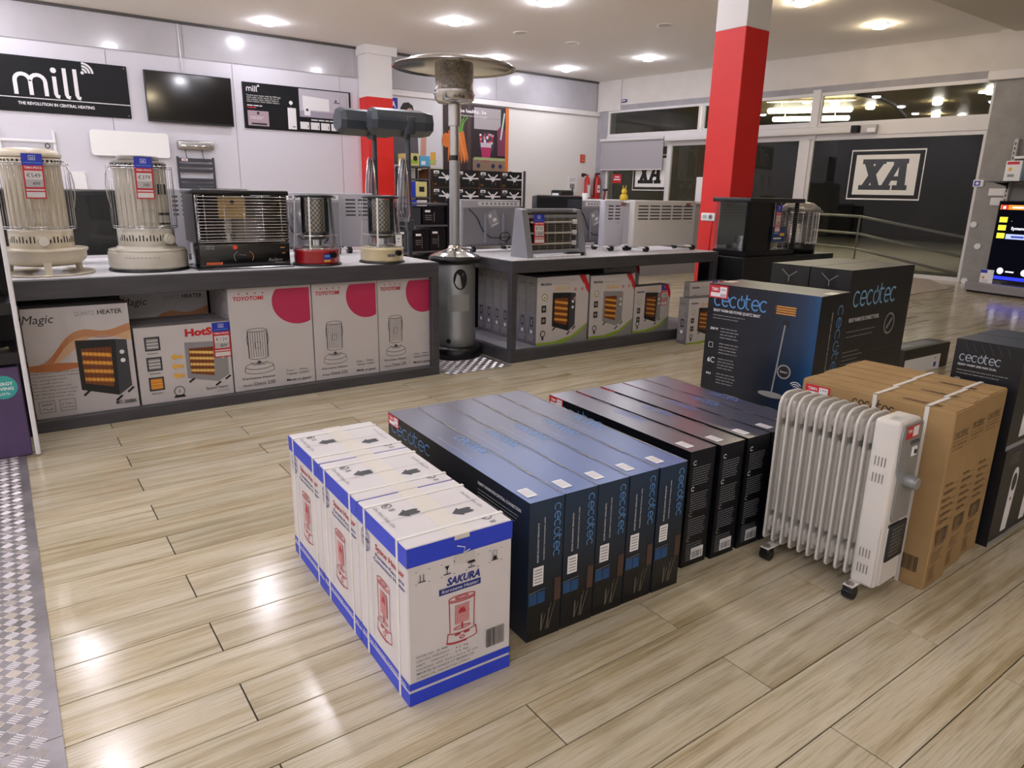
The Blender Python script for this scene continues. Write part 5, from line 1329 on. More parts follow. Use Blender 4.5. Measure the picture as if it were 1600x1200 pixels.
def lamp_heaters():
    dg = pm('dark grey cast', '#43484f', .38, .3)
    t = thing('stand_heater', 'dark grey quartz heater head on a pole with bagged cord, next to the patio heater', 'heater', (3.19, 6.12, 0), math.radians(-4))
    def parts(t):
        # head: long hood with sloped ends
        b = MB(); W = .6; x0 = -.36
        sec = [(-.085, 0), (-.075, -.075), (.03, -.125), (.1, -.07), (.11, .03), (.05, .115), (-.06, .085)]
        n = len(sec); vs = []
        for x, k in ((x0, .8), (x0+.05, 1), (x0+W-.08, 1), (x0+W, .85)):
            for y, z in sec: vs.append((x, y*k, 1.97+z*k))
        fs = [tuple(range(n-1, -1, -1)), tuple(3*n+i for i in range(n))]
        for j in range(3):
            for i in range(n): fs.append((j*n+i, j*n+(i+1) % n, (j+1)*n+(i+1) % n, (j+1)*n+i))
        b.add(vs, fs, dg); b.build('lamp_head', t)
        b = MB(); b.rbox(-.03, -.085, 1.86, .05, -.055, 2.02, .01, dg, 2); b.rbox(-.05, -.08, 1.82, -.01, .04, 1.97, .012, dg, 2); b.build('head_bracket', t)
        b = MB(); b.cyl((0, -.02, .03), (0, -.02, 1.9), .024, dg, 18); b.build('pole', t)
        b = MB(); b.lathe([(.0001, 0), (.2, 0), (.205, .012), (.19, .028), (.04, .035), (.0001, .035)], dg, 36); b.build('base', t)
        b = MB()
        for k in range(5): b.tube([(-.03-.012*k, -.05, 1.64), (-.05-.016*k, -.06, 1.5), (-.06-.018*k, -.05, 1.2), (-.045-.012*k, -.05, 1.12)], .006, pm('cord grey', '#b9b9c4', .4) if k % 2 else DGREY, 5)
        b.build('bundled_cord', t)
        b = MB(); b.lathe([(.02, 1.66), (.035, 1.62), (.06, 1.4), (.075, 1.15), (.06, 1.08)], glassy('plastic bag', '#e8eaf0', .12, .15), 10, (-.07, -.05, 0), sy=.5); b.build('plastic_bag', t)
        b = MB(); b.rbox(-.035, -.055, 1.0, .035, .01, 1.1, .006, DGREY, 1); b.build('pole_clamp', t)
    parts(t)
    dup(t, (2.98, 6.4, 0), math.radians(6), 'dark grey quartz heater head on a pole, partly covered by the other lamp head')
lamp_heaters()

def guard_heaters():
    # black plinth with two heaters beside the red column
    x0, y0 = 6.02, 4.36
    b = MB(); b.rbox(x0-.1, y0-.06, 0, x0+1.5, y0+.5, .79, .006, pm('plinth black', '#121316', .4), 1)
    tag(b.build('plinth'), 'black display plinth beside the red column', 'plinth')
    t = thing('kerosene_heater', 'black framed square heater with glass sides on the black plinth', 'heater', (x0-.02, y0, .79), 0)
    W, D, H = .84, .4, .56
    b = MB(); b.rbox(-.03, -.03, H-.03, W+.06, D+.03, H+.015, .01, pm('hood black', '#202226', .4), 2); b.build('top_cover', t)
    b = MB(); b.rbox(0, 0, 0, W, D, .06, .006, BLACK, 1); b.build('tank_housing', t)
    for x in (0, W*.46, W-.03):
        b = MB(); b.box(x, 0, .06, x+.03, .03, H-.03, BLACK); b.build('frame_post', t)
    b = MB(); b.box(.0, .0, .06, .006, D, H-.03, THIN); b.build('side_glass', t)
    b = MB(); b.box(.03, .005, .06, W*.46, .01, H-.03, THIN); b.build('front_glass', t)
    b = MB(); b.box(.03, D-.03, .06, W-.03, D-.02, H-.03, pm('added sheet silver', '#b4b2ad', .35, .35)); b.build('added_back_sheet', t)  # bright sheet added at the back to lighten the heater's inside
    b = MB(); b.cyl((.22, .2, .06), (.22, .2, .2), .08, STEEL, 20); b.cyl((.62, .2, .06), (.62, .2, .46), .07, STEELB, 20); b.cyl((.62, .2, .18), (.62, .2, .22), .1, CHROME, 20); b.build('burner', t)
    b = MB()
    for k in range(20): z = .08+.022*k; b.tube([(W*.5, -.005, z), (W-.02, -.005, z)], .002, STEELB, 4)
    for k in range(4): x = W*.5+.1*k; b.tube([(x, -.004, .06), (x, -.004, H-.03)], .002, STEELB, 4)
    b.build('wire_guard', t)
    b = MB(); b.box(.4, -.02, .14, .62, -.012, .3, pm('leaflet blue', '#26406e', .4)); d = Dec(b, (.4, -.02, .14), (1,0,0), (0,0,1)); d.rect(.02, .08, .1, .1, PCY); d.rect(.12, .06, .2, .09, PY); d.rect(.02, .03, .15, .045, PW); b.build('leaflet', t)
    price_tag(t, (.42, -.022, .24), (1,0,0), (0,0,1), .09, .27, '259', '199')
    t = thing('kerosene_heater', 'round heater inside a bright wire basket guard on the black plinth', 'heater', (x0+1.15, y0+.2, .79), 0)
    b = MB(); b.lathe([(.0001, 0), (.2, 0), (.2, .1), (.18, .11), (.0001, .11)], BLACK, 30); b.build('tank', t)
    b = MB(); b.lathe([(.1, .11), (.1, .42), (.0001, .43)], STEELB, 26); b.build('burner', t)
    b = MB(); b.lathe([(.0001, .5), (.12, .5), (.2, .46)], STEEL, 26); b.build('reflector_top', t)
    b = MB()
    for k in range(18): z = .12+.02*k; b.tube([(.21*math.cos(2*PI*i/24), .21*math.sin(2*PI*i/24), z) for i in range(24)], .0022, WIRE, 4, True)
    b.build('guard_rings', t)
    b = MB()
    for k in range(24): a = 2*PI*k/24; b.tube([(.21*math.cos(a), .21*math.sin(a), .1), (.21*math.cos(a), .21*math.sin(a), .48), (.14*math.cos(a), .14*math.sin(a), .52)], .002, WIRE, 4)
    b.build('guard_uprights', t)
    b = MB(); b.lathe([(.215, .46), (.25, .44), (.14, .53), (.05, .545)], noisy('mesh shade', '#a8a69f', '#d0cec8', 60, .35, metal=.6), 24); b.build('mesh_shade', t)
guard_heaters()
# ================================================================== ON AND ALONG THE PANELLED WALL
SB = pm('sign black', '#0a0b0f', .5, spec=.25); SW = pm('sign white', '#e4e3e6', .5)
def mill_letters(d, x, y, s, mat, wd):
    """rounded lower-case word drawn in strokes: m i l l ; s = x-height"""
    def arch(cx, r, x0): return [(cx+r*math.cos(a), y+s-r+r*math.sin(a)) for a in [PI*(1-k/8) for k in range(9)]]
    r = s*.33
    d.stroke([(x, y), (x, y+s-r)]+arch(x+r, r, 0)+[(x+2*r, y)], wd, mat); d.stroke([(x+2*r, y+s-r)]+arch(x+3*r, r, 0)+[(x+4*r, y)], wd, mat)
    xi = x+4*r+s*.42
    def stem(xx, top): d.stroke([(xx, top), (xx, y+s*.14), (xx+s*.04, y+s*.04), (xx+s*.16, y)], wd, mat)
    stem(xi, y+s); d.disc(xi, y+s*1.3, wd*.75, mat, 12); stem(xi+s*.48, y+s*1.45); stem(xi+s*.96, y+s*1.45)
    xe = xi+s*1.2
    d.disc(xe+s*.12, y+s*1.32, wd*.45, mat, 10)
    for k in range(3): d.arc(xe+s*.12, y+s*1.32, s*(.18+.15*k), 0, PI/2, wd*.55, mat, 8)
def wall_signs():
    y = YW-.03
    t = thing('wall_sign', 'wide black sign with white heating slogan and wordmark', 'sign', (.02, y, 2.44))
    b = MB(); b.rbox(0, 0, 0, 2.06, .03, .81, .003, SB, 1); b.build('panel', t)
    b = MB(); d = Dec(b, (0,0,0), (1,0,0), (0,0,1)); mill_letters(d, .5, .25, .3, SW, .055); d.rect(.0, .2, 2.06, .212, SW); d.text('THE REVOLUTION IN CENTRAL HEATING', .5, .105, .045, SW, w=1.03, bold=.03)
    for a, c in ((2.02, .77), (2.02, .04)): d.disc(a, c, .01, PG)
    b.build('lettering', t)
    t = thing('television', 'black flat television hung between the two black signs', 'television', (2.32, YW-.09, 2.42))
    b = MB(); b.rbox(0, .0, 0, 1.4, .05, .81, .006, BLACK, 1); b.build('casing', t)
    b = MB(); b.box(.015, -.002, .03, 1.385, .001, .795, pm('screen off', '#07080b', .12, coat=.5)); b.build('screen', t)
    b = MB(); b.box(.4, .05, .2, 1., .09, .6, BLACKM); b.build('wall_mount', t)
    b = MB(); b.tube([(.63, .06, .8), (.62, .075, 1.05), (.615, .085, 1.6)], .012, PW, 6); b.build('cable_cover', t)
    t = thing('wall_sign', 'black wall sign with pictures of panel heaters and small print', 'sign', (3.93, y, 2.42))
    b = MB(); b.rbox(0, 0, 0, 2.07, .03, .79, .003, SB, 1); b.build('panel', t)
    b = MB(); d = Dec(b, (0,0,0), (1,0,0), (0,0,1)); mill_letters(d, .07, .64, .065, SW, .014)
    d.text('Control your heater with the WiFi app', .06, .56, .026, SW, w=.62); d.lines(.06, .525, .62, 3, .034, .018, PG, .25, 3); d.lines(.06, .39, .28, 1, .03, .016, SW); d.rect(.06, .355, .22, .37, PR)
    d.rect(.06, .05, .44, .31, pm('picture mauve', '#a58f98', .5)); d.disc(.25, .27, .025, PK); d.lines(.1, .2, .26, 2, .03, .008, PW); d.rect(.12, .07, .4, .1, PK)
    d.rect(.8, .03, .96, .41, SW); d.stroke([(.86, .41), (.87, .47)], .005, PG); d.disc(.87, .5, .035, SW); d.rect(.88, .07, .94, .085, PK)
    rm = pm('room picture', '#b9b6c2', .5); d.rect(1.03, .27, 2.03, .77, rm); d.rect(1.03, .27, 2.03, .38, pm('room floor picture', '#9a93a3', .5)); d.poly([(1.1, .4), (1.62, .4), (1.62, .62), (1.1, .65)], SW); d.rect(1.12, .3, 1.24, .42, SW); d.disc(1.18, .4, .025, PK)
    d.frame(1.85, .5, 1.98, .7, .008, PG); d.stroke([(1.75, .3), (1.83, .42), (1.97, .44)], .012, PK); d.stroke([(1.78, .42), (1.95, .3)], .01, PK); d.rect(1.72, .56, 1.84, .575, PK); d.disc(1.76, .6, .02, PK)
    d.lines(1.25, .215, .55, 1, .03, .02, SW)
    for k in range(5): d.rect(1.03+.205*k, .05, 1.03+.205*k+.175, .18, SW if k < 4 else pm('picture slate', '#4b4a5e')); d.rect(1.17+.205*k, .07, 1.19+.205*k, .13, PG)
    b.build('lettering', t)
    # wall-hung heaters
    t = thing('panel_heater', 'white rounded glass panel heater hung on the wall under the slogan sign', 'heater', (1.42, YW-.1, 1.83))
    b = MB(); q = []
    for cx, cz, a0 in ((1.13, .35, 0), (.05, .35, PI/2), (.05, .05, PI), (1.13, .05, 1.5*PI)): q += [(cx+.05*math.cos(a0+PI/2*k/6), cz+.05*math.sin(a0+PI/2*k/6)) for k in range(7)]
    b.prism(q, (0,0,0), (1,0,0), (0,0,1), (0,.035,0), pm('white glass', '#f2f2f2', .15, coat=.4)); b.build('glass_front', t)
    b = MB(); b.box(.1, .035, .06, 1.08, .1, .34, WHITE); b.build('wall_frame', t)
    t = thing('bathroom_heater', 'small silver quartz wall heater above the dark towel rail', 'heater', (2.74, YW-.14, 1.99))
    b = MB(); b.rbox(0, .02, 0, .6, .14, .15, .03, STEELB, 3); b.build('casing', t)
    b = MB(); b.rbox(.04, 0, .03, .5, .03, .075, .01, CHROME, 2); b.build('reflector', t)
    b = MB(); d = Dec(b, (.04, .0195, .085), (1,0,0), (0,0,1), .001); [d.rect(.02+.02*k, 0, .03+.02*k, .03, PG) for k in range(24)]; b.build('vents', t)
    b = MB(); 
    for x in (.12, .4): b.tube([(x, .08, 0), (x+.01, .1, -.1), (x+.03, .12, -.16)], .006, BLACK, 5)
    b.build('cable', t)
    t = thing('towel_rail', 'dark grey ladder towel rail hung below the small quartz wall heater', 'towel rail', (2.70, YW-.09, .75))
    for x in (0, .59):
        b = MB(); b.rbox(x, 0, 0, x+.035, .04, 1.12, .008, DGREY, 1); b.build('upright', t)
    for k, z in enumerate((.03, .12, .21, .34, .43, .56, .62, .70, .86, .95, 1.04)):
        b = MB(); b.rbox(.035, .005, z, .59, .03, z+.055, .006, DGREY, 1); b.build('crossbar', t)
    b = MB(); d = Dec(b, (.08, .005, 1.045), (1,0,0), (0,0,1), .001); d.rect(0, 0, .1, .04, PW); d.rect(.02, .01, .08, .025, PR); b.build('label', t)
    t = thing('wall_bracket', 'empty white wall bracket for a panel heater with a round bolt', 'bracket', (.2, YW-.05, 1.84))
    for x in (.0, .72):
        b = MB(); b.rbox(x-.02, 0, 0, x+.02, .05, .34, .005, PW, 1); b.build('upright', t)
    b = MB(); b.rbox(0, -.02, .15, .74, .01, .19, .005, PW, 1); b.build('crossbar', t)
    b = MB(); b.tube([(.62+.03*math.cos(2*PI*k/16), -.01, .1+.035*math.sin(2*PI*k/16)) for k in range(16)], .008, BLACK, 6, True); b.build('ring', t)
    b = MB(); b.rbox(1.1, YW-.03, 1.2, 1.3, YW, 1.56, .004, PW, 1); d = Dec(b, (1.1, YW-.03, 1.2), (1,0,0), (0,0,1)); d.disc(.18, .33, .008, PG); d.disc(.18, .03, .008, PG)
    tag(b.build('cover_plate'), 'small white cover plate screwed to the wall beside the cream stove', 'plate')
wall_signs()

def posters():
    y = YW-.024
    o = MB(); d = Dec(o, (6.76, y, 1.8), (1,0,0), (0,0,1), .002); o.box(6.76, y, 1.8, 8.06, y+.02, 3.22, pm('poster white', '#dfdfe4', .4))
    d.rect(0, 1.18, .27, 1.4, PB); d.text('XA', .13, 1.22, .12, PW, w=.2, center=True, bold=.04); d.rect(.35, .0, 1.3, .08, pm('poster cream', '#d8d3b8'))
    # printed figure: hair, face, grey top, arm, glass of juice
    d.poly([(.32, 1.06), (.33, 1.22), (.4, 1.32), (.52, 1.34), (.62, 1.28), (.66, 1.1), (.64, 1.0), (.36, .98)], pm('hair print', '#2b2328', .5)); d.disc(.55, 1.1, .1, pm('skin print', '#cf9c86', .5), 18, .13)
    d.poly([(.1, .1), (.75, .1), (.72, .8), (.6, .92), (.4, .92), (.15, .75)], pm('grey top print', '#5a5a60', .5)); d.poly([(.78, .3), (.92, .3), (.94, .85), (.82, .85)], pm('skin print', '#cf9c86'))
    d.rect(1.03, .12, 1.16, .38, PY); d.poly([(.7, .1), (1.0, .1), (1.2, .2), (.9, .24)], pm('salad print', '#b7c56a', .5))
    tag(o.build('poster'), 'pale wall poster of a person at breakfast with a glass of juice', 'poster')
    o = MB(); W, H = 1.72, 1.4; o.box(8.12, y, 1.83, 8.12+W, y+.02, 1.83+H, pm('dark timber print', '#2c2228', .4)); d = Dec(o, (8.12, y, 1.83), (1,0,0), (0,0,1), .002)
    for k in range(6): d.rect(.12*k, 0, .12*k+.1, H, pm('timber print %d' % (k % 2), ('#3a2a2c', '#4a3838')[k % 2], .5))
    d.rect(.75, .0, W, .28, pm('table print', '#8a7460', .5)); d.rect(.78, .9, 1.5, 1.35, pm('brick print', '#a8a0a2', .5))
    for a, c in ((.78, 1.13), (1.15, 1.13)): d.rect(a, c, 1.5, c+.012, PG)
    d.text('be healthy.. be', .42, 1.22, .075, SW, w=.68, bold=.03); d.text('feel better and more energetic', .38, 1.14, .04, SW, w=.75)
    cm = pm('carrot print', '#d9752c', .5); lf = pm('leaf print', '#5c9a3a', .5)
    for k, (xa, xb, h) in enumerate(((.16,.1,.1),(.2,.2,.0),(.27,.24,.05),(.32,.36,.0),(.36,.45,.06),(.4,.53,.1),(.44,.6,.14))):
        d.poly([(xa-.045, .82), (xa+.065, .84), (xb+.03, .2+h*.5), (xb, .1+h*.5)], (cm, pm('carrot print light', '#e08c4a', .5))[k % 2])
    for k in range(12): d.stroke([(.24+.02*k, .8), (.18+.03*k, .95+.03*(k % 3)), (.12+.045*k, 1.08+.05*(k % 2))], .022, lf)
    d.disc(.06, .62, .1, cm, 18, .15)
    d.disc(1.12, .6, .2, pm('bowl print', '#3a4054', .5), 20, .24)
    rr = random.Random(5)
    for k in range(26): d.disc(1.12+rr.uniform(-.17, .17), .66+rr.uniform(-.06, .14), .03, (PR, PW, pm('berry print', '#2c2b57'), pm('pink print', '#d68a9a'))[k % 4], 10)
    d.poly([(1.0, .22), (1.2, .22), (1.24, .52), (.96, .52)], pm('smoothie print', '#b02a5e', .5)); d.poly([(.96, .52), (1.24, .52), (1.25, .62), (.95, .62)], pm('glass print', '#c9bcc6', .4))
    d.poly([(1.42, .35), (1.64, .35), (1.62, .9), (1.5, 1.0), (1.4, .9)], pm('jar print', '#7a3350', .5)); d.stroke([(1.5, .7), (1.6, 1.28)], .04, pm('straw print', '#b8d6c8', .5)); d.rect(.78, .24, 1.7, .3, pm('napkin print', '#9fae7a', .5))
    for a in (.9, 1.3, 1.5): d.disc(a, .12, .05, pm('berry print', '#2c2b57'), 12)
    d.rect(W-.09, 0, W, H, pm('poster orange', '#d9702c', .45))
    tag(o.build('poster'), 'dark food poster with carrots, berries and an orange edge', 'poster')
    # fire point
    t = thing('fire_extinguisher', 'red fire extinguisher on the wall by the corner post', 'fire extinguisher', (12.5, 13.72, 1.12))
    er = pm('extinguisher red', '#c41e1c', .3, coat=.4)
    b = MB(); b.lathe([(.0001, 0), (.075, 0), (.085, .03), (.085, .6), (.06, .68), (.03, .7), (.03, .74)], er, 24); b.build('cylinder', t)
    b = MB(); b.rbox(-.03, -.09, .74, .03, .03, .78, .01, BLACK, 1); b.build('valve', t)
    b = MB(); b.tube([(-.02, -.04, .76), (-.1, -.05, .74), (-.12, -.04, .5), (-.1, -.03, .2)], .014, BLACK, 6); b.build('hose', t)
    b = MB(); d = Dec(b, (-.05, -.0865, .3), (1,0,0), (0,0,1), .003); d.rect(.0, 0, .1, .18, PW); d.rect(.02, .06, .08, .1, PR); b.build('label', t)
    b = MB(); b.box(-.09, .05, .2, .09, .17, .23, STEELB); b.build('wall_hook', t)
    t = thing('fire_extinguisher', 'slim red extinguisher with black horn beside the paper notice', 'fire extinguisher', (12.2, 13.74, 1.05))
    b = MB(); b.lathe([(.0001, 0), (.06, 0), (.068, .03), (.068, .68), (.03, .76), (.03, .8)], er, 22); b.build('cylinder', t)
    b = MB(); b.cyl((-.08, -.03, .8), (-.2, -.05, .78), .025, BLACK, 12, .05); b.build('horn', t)
    b = MB(); d = Dec(b, (-.045, -.07, .25), (1,0,0), (0,0,1), .003); d.rect(0, 0, .09, .3, PW); b.build('label', t)
    b = MB(); b.box(-.08, .04, .2, .08, .15, .23, STEELB); b.build('wall_hook', t)
    b = MB(); b.box(11.7, y, 1.4, 11.98, y+.019, 1.8, PW); d = Dec(b, (11.7, y, 1.4), (1,0,0), (0,0,1)); d.lines(.04, .34, .2, 3, .03, .01, PG); d.rect(.05, .1, .2, .22, PG); d.disc(.14, .08, .03, PK)
    tag(b.build('paper_notice'), 'white paper notice beside the slim extinguisher', 'notice')
    b = MB(); b.box(12.07, y, 2.14, 12.21, y+.019, 2.33, PR); d = Dec(b, (12.07, y, 2.14), (1,0,0), (0,0,1)); d.rect(.03, .03, .11, .16, pm('sign yellow', '#d8a24a')); d.rect(.05, .05, .09, .14, PR)
    tag(b.build('fire_sign'), 'small red fire equipment sign above the extinguishers', 'sign')
posters()

def back_shelving():
    sm = pm('shelf metal', '#55555c', .5, .3); y0, y1 = 13.0, 13.6
    t = thing('shelving_unit', 'grey metal shelving in front of the posters', 'shelf', (0, 0, 0))
    for x in (6.8, 7.26, 9.68):
        for yy in (y0+.01, y1-.05):
            b = MB(); b.box(x, yy, 0, x+.04, yy+.04, 1.84, sm); b.build('upright', t)
    for x0, x1, zs in ((6.82, 7.26, (.3, .8, 1.22, 1.58, 1.82)), (7.3, 9.68, (.3, .78, 1.05))):
        for z in zs:
            b = MB(); b.box(x0, y0, z, x1+.03, y1, z+.03, sm); b.build('shelf_board', t)
    # ceiling fan boxes 4 x 2
    fk = pm('fan box black', '#0e1016', .4); fb = pm('fan box brown', '#7a4a22', .6)
    f = thing('fan_box', 'x', 'carton', group='black ceiling fan boxes')
    W, D, H = .565, .45, .36
    b = MB(); b.box(0, 0, 0, W, D, H, fk, mats=[fb, fb, fk, fb, fk, fb]); b.build('carton_body', f)
    b = MB(); d = Dec(b, (0,0,0), (1,0,0), (0,0,1)); d.rect(.04, .27, .17, .33, SW); d.rect(.07, .28, .14, .3, fk); d.lines(.04, .24, .1, 2, .02, .006, PG)
    for a in (.05, .9, 2.25, 3.1): d.stroke([(.36, .19), (.36+.2*math.cos(a), .19+.13*math.sin(a))], .03, SW)
    d.disc(.36, .18, .04, SW); d.rect(.345, .22, .375, .25, SW); d.text('132', .04, .05, .035, PO, w=.07); d.rect(.33, .08, .338, .14, PG); d.rect(.42, .07, .43, .13, PG); d.rect(0, 0, W, .006, fb); d.rect(0, 0, .006, H, fb); b.build('printed_artwork', f)
    row = ['top row', 'second row']; coln = ['at the brown box end', 'second from the brown box end', 'third from the brown box end', 'at the white wall end']
    k = 0
    for r in range(2):
        for c in range(4):
            p = (7.36+.575*c, 13.06, 1.452-.364*r+.0); lab = 'black ceiling fan box, %s, %s' % (row[r], coln[c])
            if k == 0: f.location = p; f['label'] = lab
            else: dup(f, p, 0, lab)
            k += 1
    def plain(label, x, y, z, W, D, H, m, art, name='carton'):
        t = thing(name, label, 'carton', (x, y, z)); b = MB(); b.rbox(0, 0, 0, W, D, H, .004, m, 1); b.build('carton_body', t)
        b = MB(); d = Dec(b, (0,0,0), (1,0,0), (0,0,1)); art(d, W, H); b.build('printed_artwork', t); return t
    plain('pale yellow carton on top of the narrow shelving bay', 6.83, 13.02, 1.851, .22, .5, .24, pm('yellow card', '#c6bf7a', .5), lambda d, W, H: (d.rect(.03, .05, W-.03, .12, PGR), d.disc(W*.6, H*.6, .05, PK)))
    plain('sky blue carton on top of the narrow shelving bay', 7.07, 13.02, 1.851, .23, .5, .2, pm('sky card', '#5aa6cf', .5), lambda d, W, H: d.rect(.03, .03, .12, .1, PW))
    plain('yellow and blue carton on the upper shelf of the narrow bay', 6.86, 13.02, 1.252, .36, .4, .3, pm('pale yellow card', '#d2c98a', .5), lambda d, W, H: (d.rect(0, 0, .1, H, PB), d.rect(.18, .1, .3, .2, PK)))
    plain('white and blue carton on the middle shelf of the narrow bay', 6.86, 13.02, .832, .36, .4, .36, pm('white card', '#c9c4c4'), lambda d, W, H: (d.rect(0, 0, .12, H, PB), d.rect(.2, .12, .3, .18, PG)))
    plain('brown carton squeezed beside the top row of fan boxes', 7.31, 13.25, 1.081, .04, .3, .7, fb, lambda d, W, H: d.rect(.005, .4, .035, .43, PW))
    plain('brown and black carton below the fan boxes at the narrow bay', 7.36, 13.04, .812, .36, .4, .22, fb, lambda d, W, H: (d.rect(0, 0, .12, H, PK), d.rect(.15, .14, .3, .17, PW)))
    plain('black carton with white icons on the lower shelf', 7.36, 13.04, .332, .36, .4, .42, DARK_F, lambda d, W, H: (d.rect(.05, .34, .2, .37, PW), d.disc(.08, .2, .03, PG), d.disc(.08, .1, .03, PG), d.rect(.2, .05, .22, .3, PG)))
    plain('dark carton on the lower shelf under the white wall end fan boxes', 8.6, 13.04, .332, .6, .4, .4, DARK_F, lambda d, W, H: d.rect(.05, .3, .3, .35, PW))
    plain('brown carton in the middle of the lower shelf', 7.85, 13.04, .332, .6, .4, .38, fb, lambda d, W, H: d.rect(.05, .25, .3, .3, PW))
    # second dark shelving seen under the lamp heaters
    t = thing('shelving_unit', 'low black shelving bay standing behind the lamp heaters', 'shelf', (4.6, 9.3, 0))
    for x in (0, .9):
        b = MB(); b.box(x, 0, 0, x+.04, .5, 1.2, BLACK); b.build('end_panel', t)
    for z in (.1, .48, .86, 1.17):
        b = MB(); b.box(.04, 0, z, .9, .5, z+.025, sm); b.build('shelf_board', t)
    for i, (x, z, w_, h) in enumerate(((.06, .126, .26, .3), (.34, .126, .26, .3), (.62, .126, .26, .32), (.06, .506, .26, .33), (.34, .506, .26, .3), (.62, .506, .26, .33), (.06, .886, .4, .24), (.5, .886, .36, .26))):
        w1 = ['end', 'middle', 'inner', 'end', 'middle', 'inner', 'wide', 'narrow'][i]; w2 = ['bottom', 'bottom', 'bottom', 'centre', 'centre', 'centre', 'upper', 'upper'][i]
        plain('dark appliance carton, %s one on the %s board of the low black bay' % (w1, w2), 4.6+x, 9.32, z, w_, .4, h, DARK_F if i % 3 else pm('slate card', '#2a3038', .5), lambda d, W, H: (d.rect(.03, H-.08, .12, H-.05, PW), d.rect(W*.5, .04, W*.52, H*.7, PG), d.lines(.03, H*.5, W*.35, 3, .03, .008, PG)))
back_shelving()

def desk_area():
    t = thing('service_desk', 'white service desk behind the convectors near the entrance', 'desk', (8.6, 8.6, 0))
    wd = pm('desk white', '#cfccd0', .4)
    b = MB(); b.rbox(0, 0, 1.24, 2.0, 2.6, 1.28, .006, wd, 1); b.build('top', t)
    b = MB(); b.box(.04, .04, 0, 1.96, .1, 1.24, pm('desk front', '#8e8b90', .5)); b.build('front_panel', t)
    b = MB(); b.box(.04, .1, 0, .1, 2.56, 1.24, pm('desk front', '#8e8b90')); b.build('side_panel', t)
    zt = 1.28
    t = thing('receipt_printer', 'black receipt printer on the service desk', 'printer', (8.75, 10.6, zt)); b = MB(); b.rbox(0, 0, 0, .34, .3, .16, .03, BLACK, 2); b.build('casing', t)
    b = MB(); b.box(-.002, .05, .03, .0, .25, .1, PW); b.build('label', t)
    t = thing('figurine', 'small yellow toy figure on the service desk', 'toy', (8.85, 9.0, zt))
    yl = pm('toy yellow', '#d8b52a', .4)
    b = MB(); b.lathe([(.0001, 0), (.06, 0), (.075, .04), (.06, .09), (.03, .11)], yl, 16); b.build('body', t)
    b = MB(); b.lathe([(.0001, .1), (.04, .115), (.05, .15), (.035, .19), (.0001, .2)], yl, 16); b.build('head', t)
    for s_ in (-1, 1):
        b = MB(); b.cyl((s_*.02, 0, .18), (s_*.04, 0, .25), .012, yl, 8, .004); b.build('ear', t)
    t = thing('mug', 'white mug on the service desk', 'mug', (8.8, 9.95, zt)); b = MB(); b.lathe([(.0001, 0), (.05, 0), (.055, .01), (.055, .11), (.048, .11), (.046, .015), (.0001, .012)], PW, 20); b.build('cup', t)
    b = MB(); b.tube([(.05, 0, .09), (.085, 0, .08), (.085, 0, .04), (.05, 0, .025)], .007, PW, 6); b.build('handle', t)
    t = thing('price_scanner', 'dark red handheld scanner standing on the service desk', 'scanner', (8.8, 9.45, zt)); b = MB(); b.cyl((0,0,.0), (0,-.03,.16), .018, pm('scanner red', '#7a1c22', .4), 10); b.build('handle', t); b = MB(); b.rbox(-.03, -.08, .15, .03, .02, .19, .01, BLACK, 1); b.build('scan_head', t)
    t = thing('display_cabinet', 'white cabinet carrying a dark upright screen beside the service desk', 'cabinet', (10.75, 8.45, 0)); b = MB(); b.rbox(0, 0, 0, .62, .6, 1.72, .01, PW, 1); b.build('body', t)
    b = MB(); b.box(.02, -.004, .05, .6, .0, 1.1, pm('desk front', '#8e8b90')); b.build('door', t)
    t = thing('monitor', 'dark upright screen with white edge on the white cabinet', 'monitor', (10.8, 8.6, 1.72)); b = MB(); b.rbox(0, 0, .02, .5, .04, .58, .008, PW, 1); b.build('casing', t)
    b = MB(); b.box(.03, -.003, .05, .48, .0, .55, pm('screen off', '#07080b')); b.build('screen', t); b = MB(); b.box(.1, -.05, 0, .4, .1, .02, PW); b.build('stand', t)
desk_area()

